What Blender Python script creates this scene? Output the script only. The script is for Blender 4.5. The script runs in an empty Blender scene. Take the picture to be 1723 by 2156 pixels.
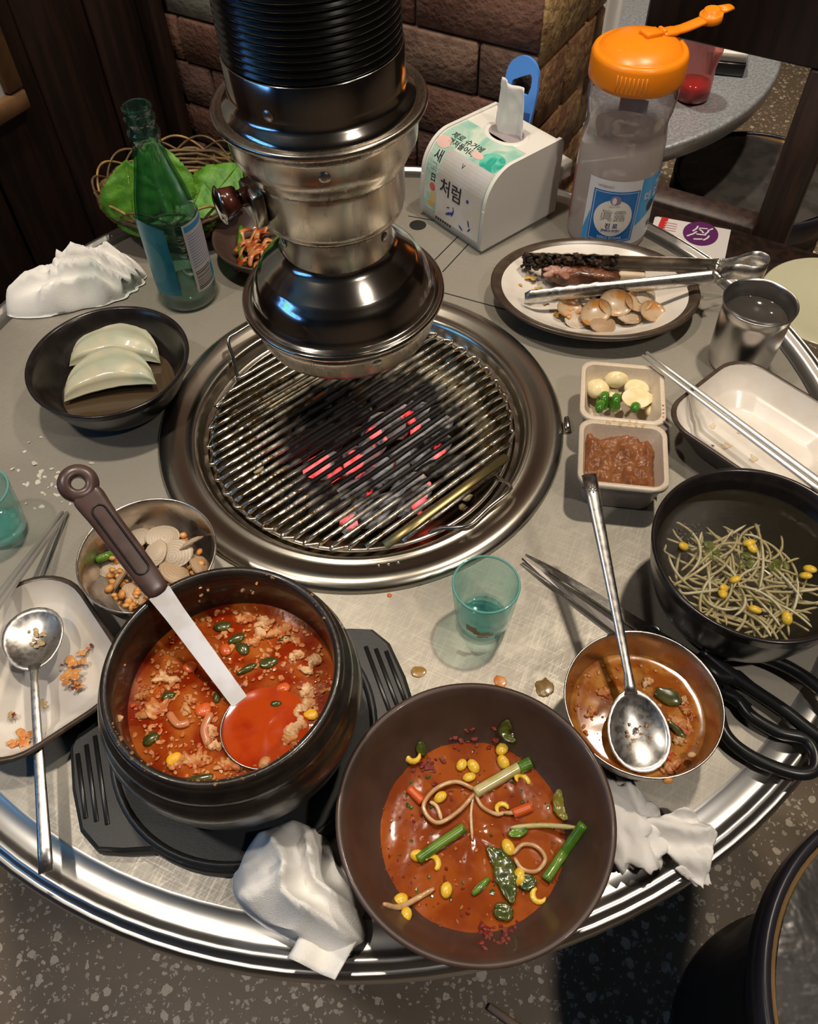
import bpy, bmesh, math, random
from mathutils import Vector, Matrix, noise as mnoise

SC = bpy.context.scene
COL = SC.collection
TH = 72.0                       # table height above the floor, cm

# ------------------------------------------------------------------ camera (solved from the photograph)
FPX, CAMD, CAMH, YAW, PIT, ROL, KS = 1770.66, 53.4528, 57.3507, 0.0783, 0.9304, -0.0305, 1.081
IW, IH = 1723.0, 2156.0
_f = Vector((math.sin(YAW)*math.cos(PIT), math.cos(YAW)*math.cos(PIT), -math.sin(PIT)))
_r0 = Vector((math.cos(YAW), -math.sin(YAW), 0)); _u0 = _r0.cross(_f)
_r = math.cos(ROL)*_r0 + math.sin(ROL)*_u0
_u = -math.sin(ROL)*_r0 + math.cos(ROL)*_u0
CAM = Vector((0, -CAMD*KS, CAMH*KS))
cd = bpy.data.cameras.new('camera'); cam = bpy.data.objects.new('camera', cd); COL.objects.link(cam)
cd.sensor_fit = 'VERTICAL'; cd.sensor_height = 24.0; cd.lens = FPX/IH*24.0; cd.clip_start = .02; cd.clip_end = 50
m3 = Matrix((_r, _u, -_f)).transposed()
cam.matrix_world = Matrix.Translation(Vector((CAM.x, CAM.y, CAM.z+TH))*.01) @ m3.to_4x4()
SC.camera = cam
def at(px, py, z=0.0):
    """point of the plane z (cm above the table) seen at a pixel"""
    d = _f + ((px-IW/2)/FPX)*_r - ((py-IH/2)/FPX)*_u
    t = (z-CAM.z)/d.z
    return CAM + t*d
def onplane(px, py, n, dist):
    d = _f + ((px-IW/2)/FPX)*_r - ((py-IH/2)/FPX)*_u
    t = (dist-n.dot(CAM))/n.dot(d)
    return CAM + t*d

# ------------------------------------------------------------------ world, lamps, exposure
wd = bpy.data.worlds.new('world'); SC.world = wd; wd.use_nodes = True
wd.node_tree.nodes['Background'].inputs[0].default_value = (.30, .26, .22, 1)
wd.node_tree.nodes['Background'].inputs[1].default_value = .13
SC.view_settings.view_transform = 'Standard'; SC.view_settings.look = 'None'
SC.view_settings.exposure = 0.08; SC.view_settings.gamma = 1.0
cy = SC.cycles
cy.max_bounces = 5; cy.diffuse_bounces = 2; cy.glossy_bounces = 3; cy.transmission_bounces = 3; cy.transparent_max_bounces = 10
cy.sample_clamp_indirect = 5; cy.caustics_reflective = False; cy.caustics_refractive = False
cy.use_adaptive_sampling = True; cy.adaptive_threshold = .05; cy.adaptive_min_samples = 16
LAMPS = [  # x, y, z above the table (cm), power, radius, colour
    (52, 16, 150, 7.4, 4.0, (1, .87, .70)),
    (-16, 14, 158, 7.5, 4.5, (1, .87, .70)),
    (30, 110, 158, 15, 5, (1, .87, .70)),  # added fill lamp, brightens the rear table
    (-78, -30, 158, 5.5, 5, (1, .90, .78)),  # added fill lamp for the front left
    (98, 76, 158, 12, 5, (1, .87, .70)),
    (76, -92, 158, 8.5, 5, (1, .90, .78)),
]

# ------------------------------------------------------------------ materials
def M(name, col, rough=.5, metal=0.0, col2=None, scale=60, detail=4, ramp=(.42, .58), bump=0.0, bscale=None, bdist=.002,
      coat=0.0, sss=0.0, trans=0.0, ior=1.45, emit=None, estr=0.0, stretch=None, spec=.5, rough2=None, alpha=1.0, distort=0.0):
    m = bpy.data.materials.new(name); m.use_nodes = True
    nt = m.node_tree; N = nt.nodes; L = nt.links
    b = N['Principled BSDF']
    b.inputs['Base Color'].default_value = (*col, 1); b.inputs['Roughness'].default_value = rough
    b.inputs['Metallic'].default_value = metal; b.inputs['IOR'].default_value = ior
    b.inputs['Specular IOR Level'].default_value = spec
    b.inputs['Coat Weight'].default_value = coat; b.inputs['Coat Roughness'].default_value = .08
    b.inputs['Transmission Weight'].default_value = trans; b.inputs['Alpha'].default_value = alpha
    if sss > .29:
        b.inputs['Subsurface Weight'].default_value = sss
        b.inputs['Subsurface Radius'].default_value = (.006, .004, .002)
    if emit:
        b.inputs['Emission Color'].default_value = (*emit, 1); b.inputs['Emission Strength'].default_value = estr
    need = col2 or bump or rough2 is not None
    if need:
        tc = N.new('ShaderNodeTexCoord'); mp = N.new('ShaderNodeMapping')
        L.new(tc.outputs['Object'], mp.inputs['Vector'])
        if stretch: mp.inputs['Scale'].default_value = stretch
    if col2 or rough2 is not None:
        nz = N.new('ShaderNodeTexNoise'); nz.inputs['Scale'].default_value = scale; nz.inputs['Detail'].default_value = detail
        nz.inputs['Distortion'].default_value = distort
        L.new(mp.outputs[0], nz.inputs['Vector'])
        mr = N.new('ShaderNodeMapRange'); mr.inputs[1].default_value = ramp[0]; mr.inputs[2].default_value = ramp[1]
        L.new(nz.outputs[0], mr.inputs[0])
        if col2:
            mx = N.new('ShaderNodeMix'); mx.data_type = 'RGBA'
            mx.inputs[6].default_value = (*col, 1); mx.inputs[7].default_value = (*col2, 1)
            L.new(mr.outputs[0], mx.inputs[0]); L.new(mx.outputs[2], b.inputs['Base Color'])
        if rough2 is not None:
            m2 = N.new('ShaderNodeMapRange'); m2.inputs[3].default_value = rough; m2.inputs[4].default_value = rough2
            L.new(mr.outputs[0], m2.inputs[0]); L.new(m2.outputs[0], b.inputs['Roughness'])
    if bump:
        nb = N.new('ShaderNodeTexNoise'); nb.inputs['Scale'].default_value = bscale or scale*2; nb.inputs['Detail'].default_value = 2
        L.new(mp.outputs[0], nb.inputs['Vector'])
        bm_ = N.new('ShaderNodeBump'); bm_.inputs['Strength'].default_value = bump; bm_.inputs['Distance'].default_value = bdist
        L.new(nb.outputs[0], bm_.inputs['Height']); L.new(bm_.outputs[0], b.inputs['Normal'])
    return m

def thin_glass(name, tint, rough=.02, ior=1.45, haze=0.0, hazecol=(.7, .6, .6), zsplit=None, edge=3.0):
    """thin clear sheet: tinted pass-through plus fresnel reflection, optional milky haze (jug condensation, painted glow on the green bottle)"""
    m = bpy.data.materials.new(name); m.use_nodes = True
    nt = m.node_tree; N = nt.nodes; L = nt.links
    N.remove(N['Principled BSDF']); out = N['Material Output']
    tr = N.new('ShaderNodeBsdfTransparent'); tr.inputs[0].default_value = (*tint, 1)
    gl = N.new('ShaderNodeBsdfGlossy'); gl.inputs['Roughness'].default_value = rough
    fr = N.new('ShaderNodeFresnel'); ge = N.new('ShaderNodeNewGeometry'); io = N.new('ShaderNodeMapRange')
    io.inputs[3].default_value = ior; io.inputs[4].default_value = 1/ior      # both faces of a thin sheet reflect alike
    L.new(ge.outputs['Backfacing'], io.inputs[0]); L.new(io.outputs[0], fr.inputs[0])
    lw = N.new('ShaderNodeLayerWeight'); lw.inputs[0].default_value = .35          # longer path through the wall at grazing angles
    pw_ = N.new('ShaderNodeMath'); pw_.operation = 'POWER'; pw_.inputs[1].default_value = 1.6; L.new(lw.outputs['Facing'], pw_.inputs[0])
    em = N.new('ShaderNodeMix'); em.data_type = 'RGBA'; em.inputs[6].default_value = (*tint, 1); em.inputs[7].default_value = (*[q**edge for q in tint], 1)
    L.new(pw_.outputs[0], em.inputs[0]); L.new(em.outputs[2], tr.inputs[0])
    base = tr.outputs[0]
    if haze:
        df = N.new('ShaderNodeBsdfDiffuse'); df.inputs[0].default_value = (*hazecol, 1)
        tl = N.new('ShaderNodeBsdfTranslucent'); tl.inputs[0].default_value = (*hazecol, 1)
        a = N.new('ShaderNodeMixShader'); a.inputs[0].default_value = .5
        L.new(df.outputs[0], a.inputs[1]); L.new(tl.outputs[0], a.inputs[2])
        h = N.new('ShaderNodeMixShader'); L.new(tr.outputs[0], h.inputs[1]); L.new(a.outputs[0], h.inputs[2])
        h.inputs[0].default_value = haze
        if zsplit is not None:
            tc = N.new('ShaderNodeTexCoord'); sx = N.new('ShaderNodeSeparateXYZ'); L.new(tc.outputs['Object'], sx.inputs[0])
            mr = N.new('ShaderNodeMapRange'); mr.inputs[1].default_value = zsplit[0]; mr.inputs[2].default_value = zsplit[1]
            mr.inputs[3].default_value = haze; mr.inputs[4].default_value = .06
            L.new(sx.outputs[2], mr.inputs[0]); L.new(mr.outputs[0], h.inputs[0])
        base = h.outputs[0]
    mx = N.new('ShaderNodeMixShader'); L.new(fr.outputs[0], mx.inputs[0]); L.new(base, mx.inputs[1]); L.new(gl.outputs[0], mx.inputs[2])
    L.new(mx.outputs[0], out.inputs[0])
    return m

MT = {}
def scratched_steel(name, c0, c1, metal, r0, r1):
    m = bpy.data.materials.new(name); m.use_nodes = True; nt = m.node_tree; N = nt.nodes; L = nt.links; b = N['Principled BSDF']
    tc = N.new('ShaderNodeTexCoord'); prev = None
    for ang, sc in ((.5, (30, 900, 1)), (1.1, (22, 800, 1)), (2.6, (36, 700, 1)), (.0, (35, 35, 1))):
        mp = N.new('ShaderNodeMapping'); mp.vector_type = 'TEXTURE'; mp.inputs['Rotation'].default_value = (0, 0, ang); mp.inputs['Scale'].default_value = tuple(1/q for q in sc)
        L.new(tc.outputs['Object'], mp.inputs[0])
        nn = N.new('ShaderNodeTexNoise'); nn.inputs['Scale'].default_value = 1.0; nn.inputs['Detail'].default_value = 2; nn.inputs['Distortion'].default_value = .8; L.new(mp.outputs[0], nn.inputs['Vector'])
        mr = N.new('ShaderNodeMapRange'); mr.inputs[1].default_value = .50; mr.inputs[2].default_value = .72; L.new(nn.outputs[0], mr.inputs[0])
        if prev is None: prev = mr.outputs[0]
        else:
            ad = N.new('ShaderNodeMath'); ad.operation = 'ADD'; L.new(prev, ad.inputs[0]); L.new(mr.outputs[0], ad.inputs[1]); prev = ad.outputs[0]
    mr = N.new('ShaderNodeMapRange'); mr.inputs[1].default_value = .1; mr.inputs[2].default_value = 1.5; L.new(prev, mr.inputs[0])
    mx = N.new('ShaderNodeMix'); mx.data_type = 'RGBA'; mx.inputs[6].default_value = (*c0, 1); mx.inputs[7].default_value = (*c1, 1); L.new(mr.outputs[0], mx.inputs[0]); L.new(mx.outputs[2], b.inputs['Base Color'])
    m2 = N.new('ShaderNodeMapRange'); m2.inputs[3].default_value = r0; m2.inputs[4].default_value = r1; L.new(mr.outputs[0], m2.inputs[0]); L.new(m2.outputs[0], b.inputs['Roughness'])
    b.inputs['Metallic'].default_value = metal
    return m
MT['steel_table'] = scratched_steel('scratched_table_steel', (.39, .36, .31), (.465, .43, .365), .64, .54, .44)
MT['steel_rim'] = M('rim_steel', (.58, .57, .55), .30, 1.0)
MT['steel_ring'] = M('grill_ring_steel', (.54, .50, .43), .24, 1.0)
MT['steel_hood'] = M('hood_steel', (.56, .52, .47), .14, 1.0)
MT['steel_hood2'] = M('hood_steel_satin', (.50, .455, .39), .25, 1.0, col2=(.475, .43, .37), scale=160, rough2=.28, stretch=(1, 1, .1))
MT['steel'] = M('cutlery_steel', (.66, .64, .61), .27, 1.0, col2=(.58, .56, .53), scale=200, rough2=.36)
MT['steelsatin'] = M('satin_steel', (.72, .70, .66), .4, .75)
MT['steel_bowl'] = M('bowl_steel', (.62, .57, .52), .24, 1.0, col2=(.55, .50, .45), scale=90, rough2=.34)
MT['steel_cup'] = M('cup_steel', (.46, .44, .43), .28, 1.0)
MT['wire'] = M('wire_steel', (.66, .63, .58), .22, 1.0)
MT['hose'] = M('hose_black_foil', (.005, .005, .005), .18, .0, spec=.7)
MT['black'] = M('black_plastic', (.012, .012, .013), .3)
MT['blacksoft'] = M('black_tray_plastic', (.022, .023, .024), .42, bump=.05, bscale=900)
MT['stone'] = M('black_glazed_stoneware', (.016, .012, .010), .3, col2=(.026, .02, .016), scale=60, coat=.3, bump=.08, bscale=300)
MT['blackbowl'] = M('black_melamine', (.014, .011, .011), .22, col2=(.02, .016, .015), scale=80)
MT['brownbowl'] = M('brown_matt_glaze', (.060, .034, .026), .42, col2=(.074, .044, .034), scale=40, coat=.15)
MT['brownrim'] = M('brown_glaze', (.070, .048, .034), .28, col2=(.05, .034, .024), scale=80)
MT['white'] = M('white_glaze', (.74, .69, .63), .22, col2=(.70, .64, .57), scale=40, coat=.2)
MT['whiteplastic'] = M('white_plastic', (.76, .73, .68), .3)
MT['cream'] = M('cream_melamine', (.66, .55, .43), .34, col2=(.62, .51, .40), scale=400, detail=2)
MT['paper'] = M('tissue_paper', (.86, .83, .80), .9, bump=.25, bscale=900, bdist=.0006)
MT['towel'] = M('white_towel_cloth', (.84, .82, .79), .95, bump=.5, bscale=1400, bdist=.0012)
MT['wood'] = M('dark_stained_wood', (.030, .014, .010), .5, col2=(.014, .008, .006), scale=14, stretch=(6, 6, .5), bump=.1, bscale=60)
MT['woodtan'] = M('tan_wood', (.22, .12, .055), .5, col2=(.15, .08, .035), scale=30)
MT['orange'] = M('orange_plastic', (.90, .25, .008), .32, sss=.1)
MT['blue'] = M('blue_plastic', (.10, .32, .88), .35)
MT['green_leaf'] = M('perilla_leaf', (.055, .19, .012), .5, col2=(.10, .27, .02), scale=50, bump=.4, bscale=160, sss=.15)
MT['wicker'] = M('wicker', (.40, .25, .075), .45, col2=(.22, .13, .04), scale=80)
MT['wickerdark'] = M('dark_wicker', (.085, .055, .025), .45, col2=(.16, .10, .04), scale=80)
MT['bakelite'] = M('brown_bakelite', (.085, .022, .015), .25, coat=.3)
MT['charcoal'] = None
MT['vinyl'] = M('black_vinyl', (.04, .036, .034), .26, col2=(.06, .055, .052), scale=30, bump=.35, bscale=45, bdist=.005)
MT['vinylrim'] = M('stool_rim', (.03, .027, .038), .3)
MT['foam'] = M('tan_foam', (.25, .15, .06), .9, bump=.6, bscale=250)
MT['ink'] = M('black_ink', (.02, .02, .025), .5)
MT['inkgrey'] = M('grey_ink', (.32, .28, .28), .5)
MT['inkblue'] = M('blue_ink', (.03, .05, .28), .5)
MT['labelblue'] = M('label_blue', (.02, .16, .48), .35)
MT['labelsky'] = M('label_sky_blue', (.05, .35, .75), .35)
MT['labelwhite'] = M('label_white', (.75, .73, .76), .4)
MT['labelcream'] = M('label_cream', (.80, .76, .70), .4)
MT['labelteal'] = M('label_teal', (.02, .22, .30), .35, col2=(.03, .28, .34), scale=60)
MT['labelteal2'] = M('label_teal_pale', (.08, .30, .32), .35)
MT['stickgreen'] = M('sticker_green', (.25, .52, .42), .35, col2=(.62, .70, .60), scale=35, ramp=(.35, .65), distort=1.0)
MT['stickpink'] = M('sticker_pink', (.75, .50, .44), .4)
MT['stickjade'] = M('sticker_jade', (.03, .36, .27), .3, col2=(.15, .55, .42), scale=60, distort=1.5)
MT['foil'] = M('silver_paper', (.70, .66, .60), .34, .35, col2=(.74, .72, .72), scale=40)
MT['red'] = M('red_print', (.55, .03, .03), .5)
MT['purple'] = M('purple_print', (.12, .02, .12), .5)

# ------------------------------------------------------------------ mesh helpers (all lengths in cm)
def linked(o, parent, loc, rot):
    COL.objects.link(o)
    if parent is not None:
        o.parent = parent; o.location = Vector(loc)*.01
    else:
        o.location = Vector((loc[0], loc[1], loc[2]+TH))*.01
    o.rotation_euler = rot
    return o
def me(name, vf, mat, parent=None, loc=(0, 0, 0), rot=(0, 0, 0), smooth=True, sharp=None):
    v, f = vf[0], vf[1]
    d = bpy.data.meshes.new(name); d.from_pydata([(a[0]*.01, a[1]*.01, a[2]*.01) for a in v], [], f)
    mats = mat if isinstance(mat, (list, tuple)) else [mat]
    for x in mats: d.materials.append(MT[x] if isinstance(x, str) else x)
    if len(vf) > 2:
        for p, i in zip(d.polygons, vf[2]): p.material_index = i
    d.validate(); 
    if smooth:
        d.shade_smooth()
        if sharp: d.set_sharp_from_angle(angle=math.radians(sharp))
    d.update()
    return linked(bpy.data.objects.new(name, d), parent, loc, rot)
def inst(src, name, parent=None, loc=(0, 0, 0), rot=(0, 0, 0), scale=None):
    o = src.copy(); o.name = name; o.parent = None
    linked(o, parent, loc, rot)
    if scale: o.scale = scale
    return o
def tag(o, label, cat, group=None, kind=None):
    o['label'] = label; o['category'] = cat
    if group: o['group'] = group
    if kind: o['kind'] = kind
    return o
def thing(name, label, cat, loc=(0, 0, 0), rot=(0, 0, 0), group=None):
    o = bpy.data.objects.new(name, None); o.empty_display_size = .02
    linked(o, None, loc, rot)
    return tag(o, label, cat, group)
def struct(o): o['kind'] = 'structure'; return o
def solid(o, t, off=0.0):
    md = o.modifiers.new('thick', 'SOLIDIFY'); md.thickness = t*.01; md.offset = off
    return o
def subd(o, n=1):
    md = o.modifiers.new('sub', 'SUBSURF'); md.levels = n; md.render_levels = n
    return o

def lathe(prof, seg=64, closed=False, mi=None, sx=1.0, sy=1.0):
    v, f, fm = [], [], []; rings = []
    for r, z in prof:
        if r < 1e-6: rings.append([len(v)]); v.append((0, 0, z))
        else:
            rings.append(list(range(len(v), len(v)+seg)))
            v += [(r*sx*math.cos(2*math.pi*i/seg), r*sy*math.sin(2*math.pi*i/seg), z) for i in range(seg)]
    n = len(rings); pairs = [(i, i+1) for i in range(n-1)] + ([(n-1, 0)] if closed else [])
    for k, (a, b) in enumerate(pairs):
        A, B = rings[a], rings[b]
        for i in range(seg):
            j = (i+1) % seg
            if len(A) == 1 and len(B) == 1: continue
            if len(A) == 1: q = (A[0], B[j], B[i])
            elif len(B) == 1: q = (A[i], A[j], B[0])
            else: q = (A[i], A[j], B[j], B[i])
            f.append(q); fm.append(mi[k] if mi else 0)
    return v, f, fm
def tube(pts, rad, seg=8, caps=True, flat=1.0, up=None, closed=False):
    P = [Vector(p) for p in pts]; n = len(P); v, f = [], []
    R = rad if isinstance(rad, (list, tuple)) else [rad]*n
    prev = None
    for i, p in enumerate(P):
        if closed: t = (P[(i+1) % n]-P[i-1])
        else: t = P[min(i+1, n-1)]-P[max(i-1, 0)]
        if t.length < 1e-9: t = Vector((0, 0, 1))
        t.normalize()
        if prev is None:
            a = Vector(up) if up else (Vector((0, 0, 1)) if abs(t.z) < .9 else Vector((1, 0, 0)))
            b = t.cross(a).normalized()
        else: b = (prev - t*prev.dot(t)).normalized()
        if up:
            b = t.cross(Vector(up)); b = b.normalized() if b.length > 1e-5 else prev
        prev = b; a = b.cross(t).normalized()
        for k in range(seg):
            q = 2*math.pi*k/seg
            v.append(p + b*(R[i]*math.cos(q)) + a*(R[i]*flat*math.sin(q)))
    m = n if closed else n-1
    for i in range(m):
        j = (i+1) % n
        for k in range(seg):
            l = (k+1) % seg
            f.append((i*seg+k, i*seg+l, j*seg+l, j*seg+k))
    if caps and not closed:
        f.append(tuple(range(seg))[::-1]); f.append(tuple(range((n-1)*seg, n*seg)))
    return v, f
def smooth_path(pts, n=8, closed=False):
    P = [Vector(p) for p in pts]; out = []; N = len(P)
    def g(i): return P[i % N] if closed else P[max(0, min(N-1, i))]
    for i in range(N if closed else N-1):
        p0, p1, p2, p3 = g(i-1), g(i), g(i+1), g(i+2)
        for k in range(n):
            t = k/n
            out.append(.5*((2*p1)+(p2-p0)*t+(2*p0-5*p1+4*p2-p3)*t*t+(3*p1-p0-3*p2+p3)*t**3))
    if not closed: out.append(P[-1])
    return out
def join(*parts):
    v, f, fm = [], [], []
    for p in parts:
        o = len(v); v += list(p[0]); f += [tuple(i+o for i in q) for q in p[1]]
        fm += list(p[2]) if len(p) > 2 else [0]*len(p[1])
    return v, f, fm
def xf(vf, loc=(0, 0, 0), rot=(0, 0, 0), sc=(1, 1, 1)):
    from mathutils import Euler
    m = Matrix.Translation(loc) @ Euler(rot).to_matrix().to_4x4() @ Matrix.Diagonal((*sc, 1))
    return ([m @ Vector(p) for p in vf[0]],) + tuple(vf[1:])
def box(sx, sy, sz, bev=0.0, seg=2, c=(0, 0, 0)):
    b = bmesh.new(); bmesh.ops.create_cube(b, size=1.0)
    for q in b.verts: q.co = Vector((q.co.x*sx+c[0], q.co.y*sy+c[1], q.co.z*sz+c[2]))
    if bev: bmesh.ops.bevel(b, geom=list(b.edges), offset=bev, segments=seg, profile=.5, affect='EDGES')
    b.verts.index_update(); r = ([q.co.copy() for q in b.verts], [tuple(w.index for w in q.verts) for q in b.faces]); b.free()
    return r
def rrect(w, h, r, n=6):
    o = []
    for cx, cy, a0 in ((w/2-r, h/2-r, 0), (-w/2+r, h/2-r, 90), (-w/2+r, -h/2+r, 180), (w/2-r, -h/2+r, 270)):
        for k in range(n+1):
            a = math.radians(a0+90*k/n); o.append((cx+r*math.cos(a), cy+r*math.sin(a)))
    return o
def loft(rings, cap0=True, cap1=True, mi=None):
    """rings: list of (outline2d, z)"""
    v, f, fm = [], [], []; n = len(rings[0][0])
    for o, z in rings: v += [(x, y, z) for x, y in o]
    for k in range(len(rings)-1):
        for i in range(n):
            j = (i+1) % n; f.append((k*n+i, k*n+j, (k+1)*n+j, (k+1)*n+i)); fm.append(mi[k] if mi else 0)
    if cap0: f.append(tuple(range(n))[::-1]); fm.append(mi[0] if mi else 0)
    if cap1: f.append(tuple(range((len(rings)-1)*n, len(rings)*n))); fm.append(mi[-1] if mi else 0)
    return v, f, fm
def prism(o, z0, z1, bev=.15):
    cx = sum(p[0] for p in o)/len(o); cy = sum(p[1] for p in o)/len(o)
    def sh(d):
        out = []
        for x, y in o:
            l = math.hypot(x-cx, y-cy); s = (l-d)/l if l > 1e-6 else 1
            out.append((cx+(x-cx)*s, cy+(y-cy)*s))
        return out
    if bev <= 0: return loft([(o, z0), (o, z1)])
    return loft([(sh(bev), z0), (o, z0+bev), (o, z1-bev), (sh(bev), z1)])
def nz(x, y, z, o=3):
    return mnoise.fractal(Vector((x, y, z)), .9, 2.0, o)
def blob(rx, ry, rz, amp=.15, freq=.6, seed=0, sub=2, ridge=False, floorz=None):
    b = bmesh.new(); bmesh.ops.create_icosphere(b, subdivisions=sub, radius=1.0)
    for q in b.verts:
        d = q.co.copy(); p = Vector((d.x*rx, d.y*ry, d.z*rz))*freq
        w = mnoise.fractal(p+Vector((seed*7.3, seed*3.1, seed*5.7)), .9, 2.1, 3)
        if ridge: w = (1-abs(w)*2.2)*.6-.2
        k = 1+amp*w
        q.co = Vector((d.x*rx*k, d.y*ry*k, d.z*rz*k))
        if floorz is not None and q.co.z < floorz: q.co.z = floorz+(q.co.z-floorz)*.08
    b.verts.index_update(); r = ([q.co.copy() for q in b.verts], [tuple(w.index for w in q.verts) for q in b.faces]); b.free()
    return r
def grid(nx, ny, fn):
    v = [fn(i/nx, j/ny) for j in range(ny+1) for i in range(nx+1)]
    f = [(j*(nx+1)+i, j*(nx+1)+i+1, (j+1)*(nx+1)+i+1, (j+1)*(nx+1)+i) for j in range(ny) for i in range(nx)]
    return v, f
def text2d(body, size=1.0, fat=0.0):
    c = bpy.data.curves.new('txt', 'FONT'); c.body = body; c.size = size; c.resolution_u = 2; c.offset = fat
    c.align_x = 'CENTER'; c.align_y = 'CENTER'
    o = bpy.data.objects.new('txt', c); COL.objects.link(o)
    dg = bpy.context.evaluated_depsgraph_get(); d = bpy.data.meshes.new_from_object(o.evaluated_get(dg))
    b = bmesh.new(); b.from_mesh(d); bmesh.ops.triangulate(b, faces=list(b.faces))
    for _ in range(2):
        es = [e for e in b.edges if e.calc_length() > .22*size]
        if es: bmesh.ops.subdivide_edges(b, edges=es, cuts=1); bmesh.ops.triangulate(b, faces=list(b.faces))
    b.verts.index_update(); v = [(p.co.x, p.co.y) for p in b.verts]; f = [tuple(w.index for w in p.verts) for p in b.faces]; b.free()
    bpy.data.objects.remove(o); bpy.data.curves.remove(c); bpy.data.meshes.remove(d)
    return v, f
def ellipse2d(a, b, n=28, cx=0, cy=0):
    v = [(cx+a*math.cos(2*math.pi*i/n), cy+b*math.sin(2*math.pi*i/n)) for i in range(n)]
    return fan((v, None))
def fan(vf):  # split a convex polygon to a fan so that it bends with the cylinder
    v, f = vf; cx_ = sum(p[0] for p in v)/len(v); cy_ = sum(p[1] for p in v)/len(v); n = len(v)
    K_ = 7; vv = []; ff = []
    for k in range(K_): vv += [(cx_+(p[0]-cx_)*(1-k/K_), cy_+(p[1]-cy_)*(1-k/K_)) for p in v]
    vv.append((cx_, cy_))
    for k in range(K_-1):
        for i in range(n): j = (i+1) % n; ff.append((k*n+i, k*n+j, (k+1)*n+j, (k+1)*n+i))
    for i in range(n): ff.append(((K_-1)*n+i, (K_-1)*n+(i+1) % n, K_*n))
    return vv, ff
def rect2d(x0, y0, x1, y1, n=10):
    v = []; f = []
    for i in range(n+1): v += [(x0+(x1-x0)*i/n, y0), (x0+(x1-x0)*i/n, y1)]
    f = [(2*i, 2*i+2, 2*i+3, 2*i+1) for i in range(n)]
    return v, f
def on_cyl(vf, r, z0, a0):
    """wrap a flat drawing (x right, y up, cm) onto a cylinder, centre at angle a0"""
    return [(r*math.cos(a0+x/r), r*math.sin(a0+x/r), z0+y) for x, y in vf[0]], vf[1]
def rnd(seed): return random.Random(seed)

# ================================================================== THE SETTING
AW = math.radians(-36)
WD = Vector((math.cos(AW), math.sin(AW), 0)); WN = Vector((-math.sin(AW), math.cos(AW), 0))   # along the brick wall, away from the camera
CORN = Vector((25.3, 42.8, 0))                                                                # outer corner of the brick pillar
BACK = WN.dot(CORN)

def floor_mat():
    m = bpy.data.materials.new('terrazzo'); m.use_nodes = True; nt = m.node_tree; N = nt.nodes; L = nt.links; b = N['Principled BSDF']
    tc = N.new('ShaderNodeTexCoord')
    base = N.new('ShaderNodeTexNoise'); base.inputs['Scale'].default_value = 14; L.new(tc.outputs['Object'], base.inputs['Vector'])
    mx0 = N.new('ShaderNodeMix'); mx0.data_type = 'RGBA'; mx0.inputs[6].default_value = (.155, .112, .072, 1); mx0.inputs[7].default_value = (.23, .17, .115, 1)
    L.new(base.outputs[0], mx0.inputs[0]); prev = mx0.outputs[2]
    for sc, th, c, off in ((62, .36, (.62, .52, .40), 0), (95, .34, (.46, .38, .29), 3.1), (150, .34, (.52, .44, .35), 7.7)):
        mp = N.new('ShaderNodeMapping'); mp.inputs['Location'].default_value = (off, off*.7, 0); L.new(tc.outputs['Object'], mp.inputs['Vector'])
        dn = N.new('ShaderNodeTexNoise'); dn.inputs['Scale'].default_value = sc*1.3; L.new(mp.outputs[0], dn.inputs['Vector'])
        ad = N.new('ShaderNodeMix'); ad.data_type = 'VECTOR'; ad.inputs[0].default_value = .012
        L.new(mp.outputs[0], ad.inputs[4]); L.new(dn.outputs[1], ad.inputs[5])
        vo = N.new('ShaderNodeTexVoronoi'); vo.inputs['Scale'].default_value = sc; L.new(ad.outputs[1], vo.inputs['Vector'])
        sp = N.new('ShaderNodeSeparateColor'); L.new(vo.outputs['Color'], sp.inputs[0])
        lim = N.new('ShaderNodeMapRange'); lim.inputs[1].default_value = .45; lim.inputs[2].default_value = 1; lim.inputs[3].default_value = 0; lim.inputs[4].default_value = th*1.35
        L.new(sp.outputs[0], lim.inputs[0])
        ls = N.new('ShaderNodeMath'); ls.operation = 'LESS_THAN'; L.new(vo.outputs['Distance'], ls.inputs[0]); L.new(lim.outputs[0], ls.inputs[1])
        mx = N.new('ShaderNodeMix'); mx.data_type = 'RGBA'; mx.inputs[7].default_value = (*c, 1); L.new(ls.outputs[0], mx.inputs[0]); L.new(prev, mx.inputs[6]); prev = mx.outputs[2]
    L.new(prev, b.inputs['Base Color']); b.inputs['Roughness'].default_value = .45
    return m
MT['terrazzo'] = floor_mat()
MT['plaster'] = M('brown_plaster', (.16, .115, .085), .85, col2=(.12, .09, .065), scale=8)
MT['ceil'] = M('ceiling_paint', (.30, .26, .21), .9, col2=(.26, .22, .18), scale=6)
MT['mortar'] = M('dark_mortar', (.045, .028, .020), .95, bump=.5, bscale=300)
BR = [M('red_brown_brick', (.115, .050, .034), .8, col2=(.16, .080, .055), scale=30, bump=.8, bscale=120, bdist=.004),
      M('brown_brick', (.105, .058, .042), .8, col2=(.18, .11, .075), scale=26, bump=.8, bscale=120, bdist=.004),
      M('dark_brick', (.072, .036, .030), .8, col2=(.12, .065, .05), scale=30, bump=.8, bscale=120, bdist=.004)]
BRG = M('grey_brick', (.20, .19, .16), .85, col2=(.26, .25, .21), scale=30, bump=.6, bscale=120)
BRY = [M('ochre_stone', (.20, .105, .045), .8, col2=(.34, .23, .10), scale=22, distort=2.0, bump=1.0, bscale=90, bdist=.005),
       M('rust_stone', (.15, .065, .03), .8, col2=(.25, .14, .06), scale=22, distort=2.0, bump=1.0, bscale=90, bdist=.005)]

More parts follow.
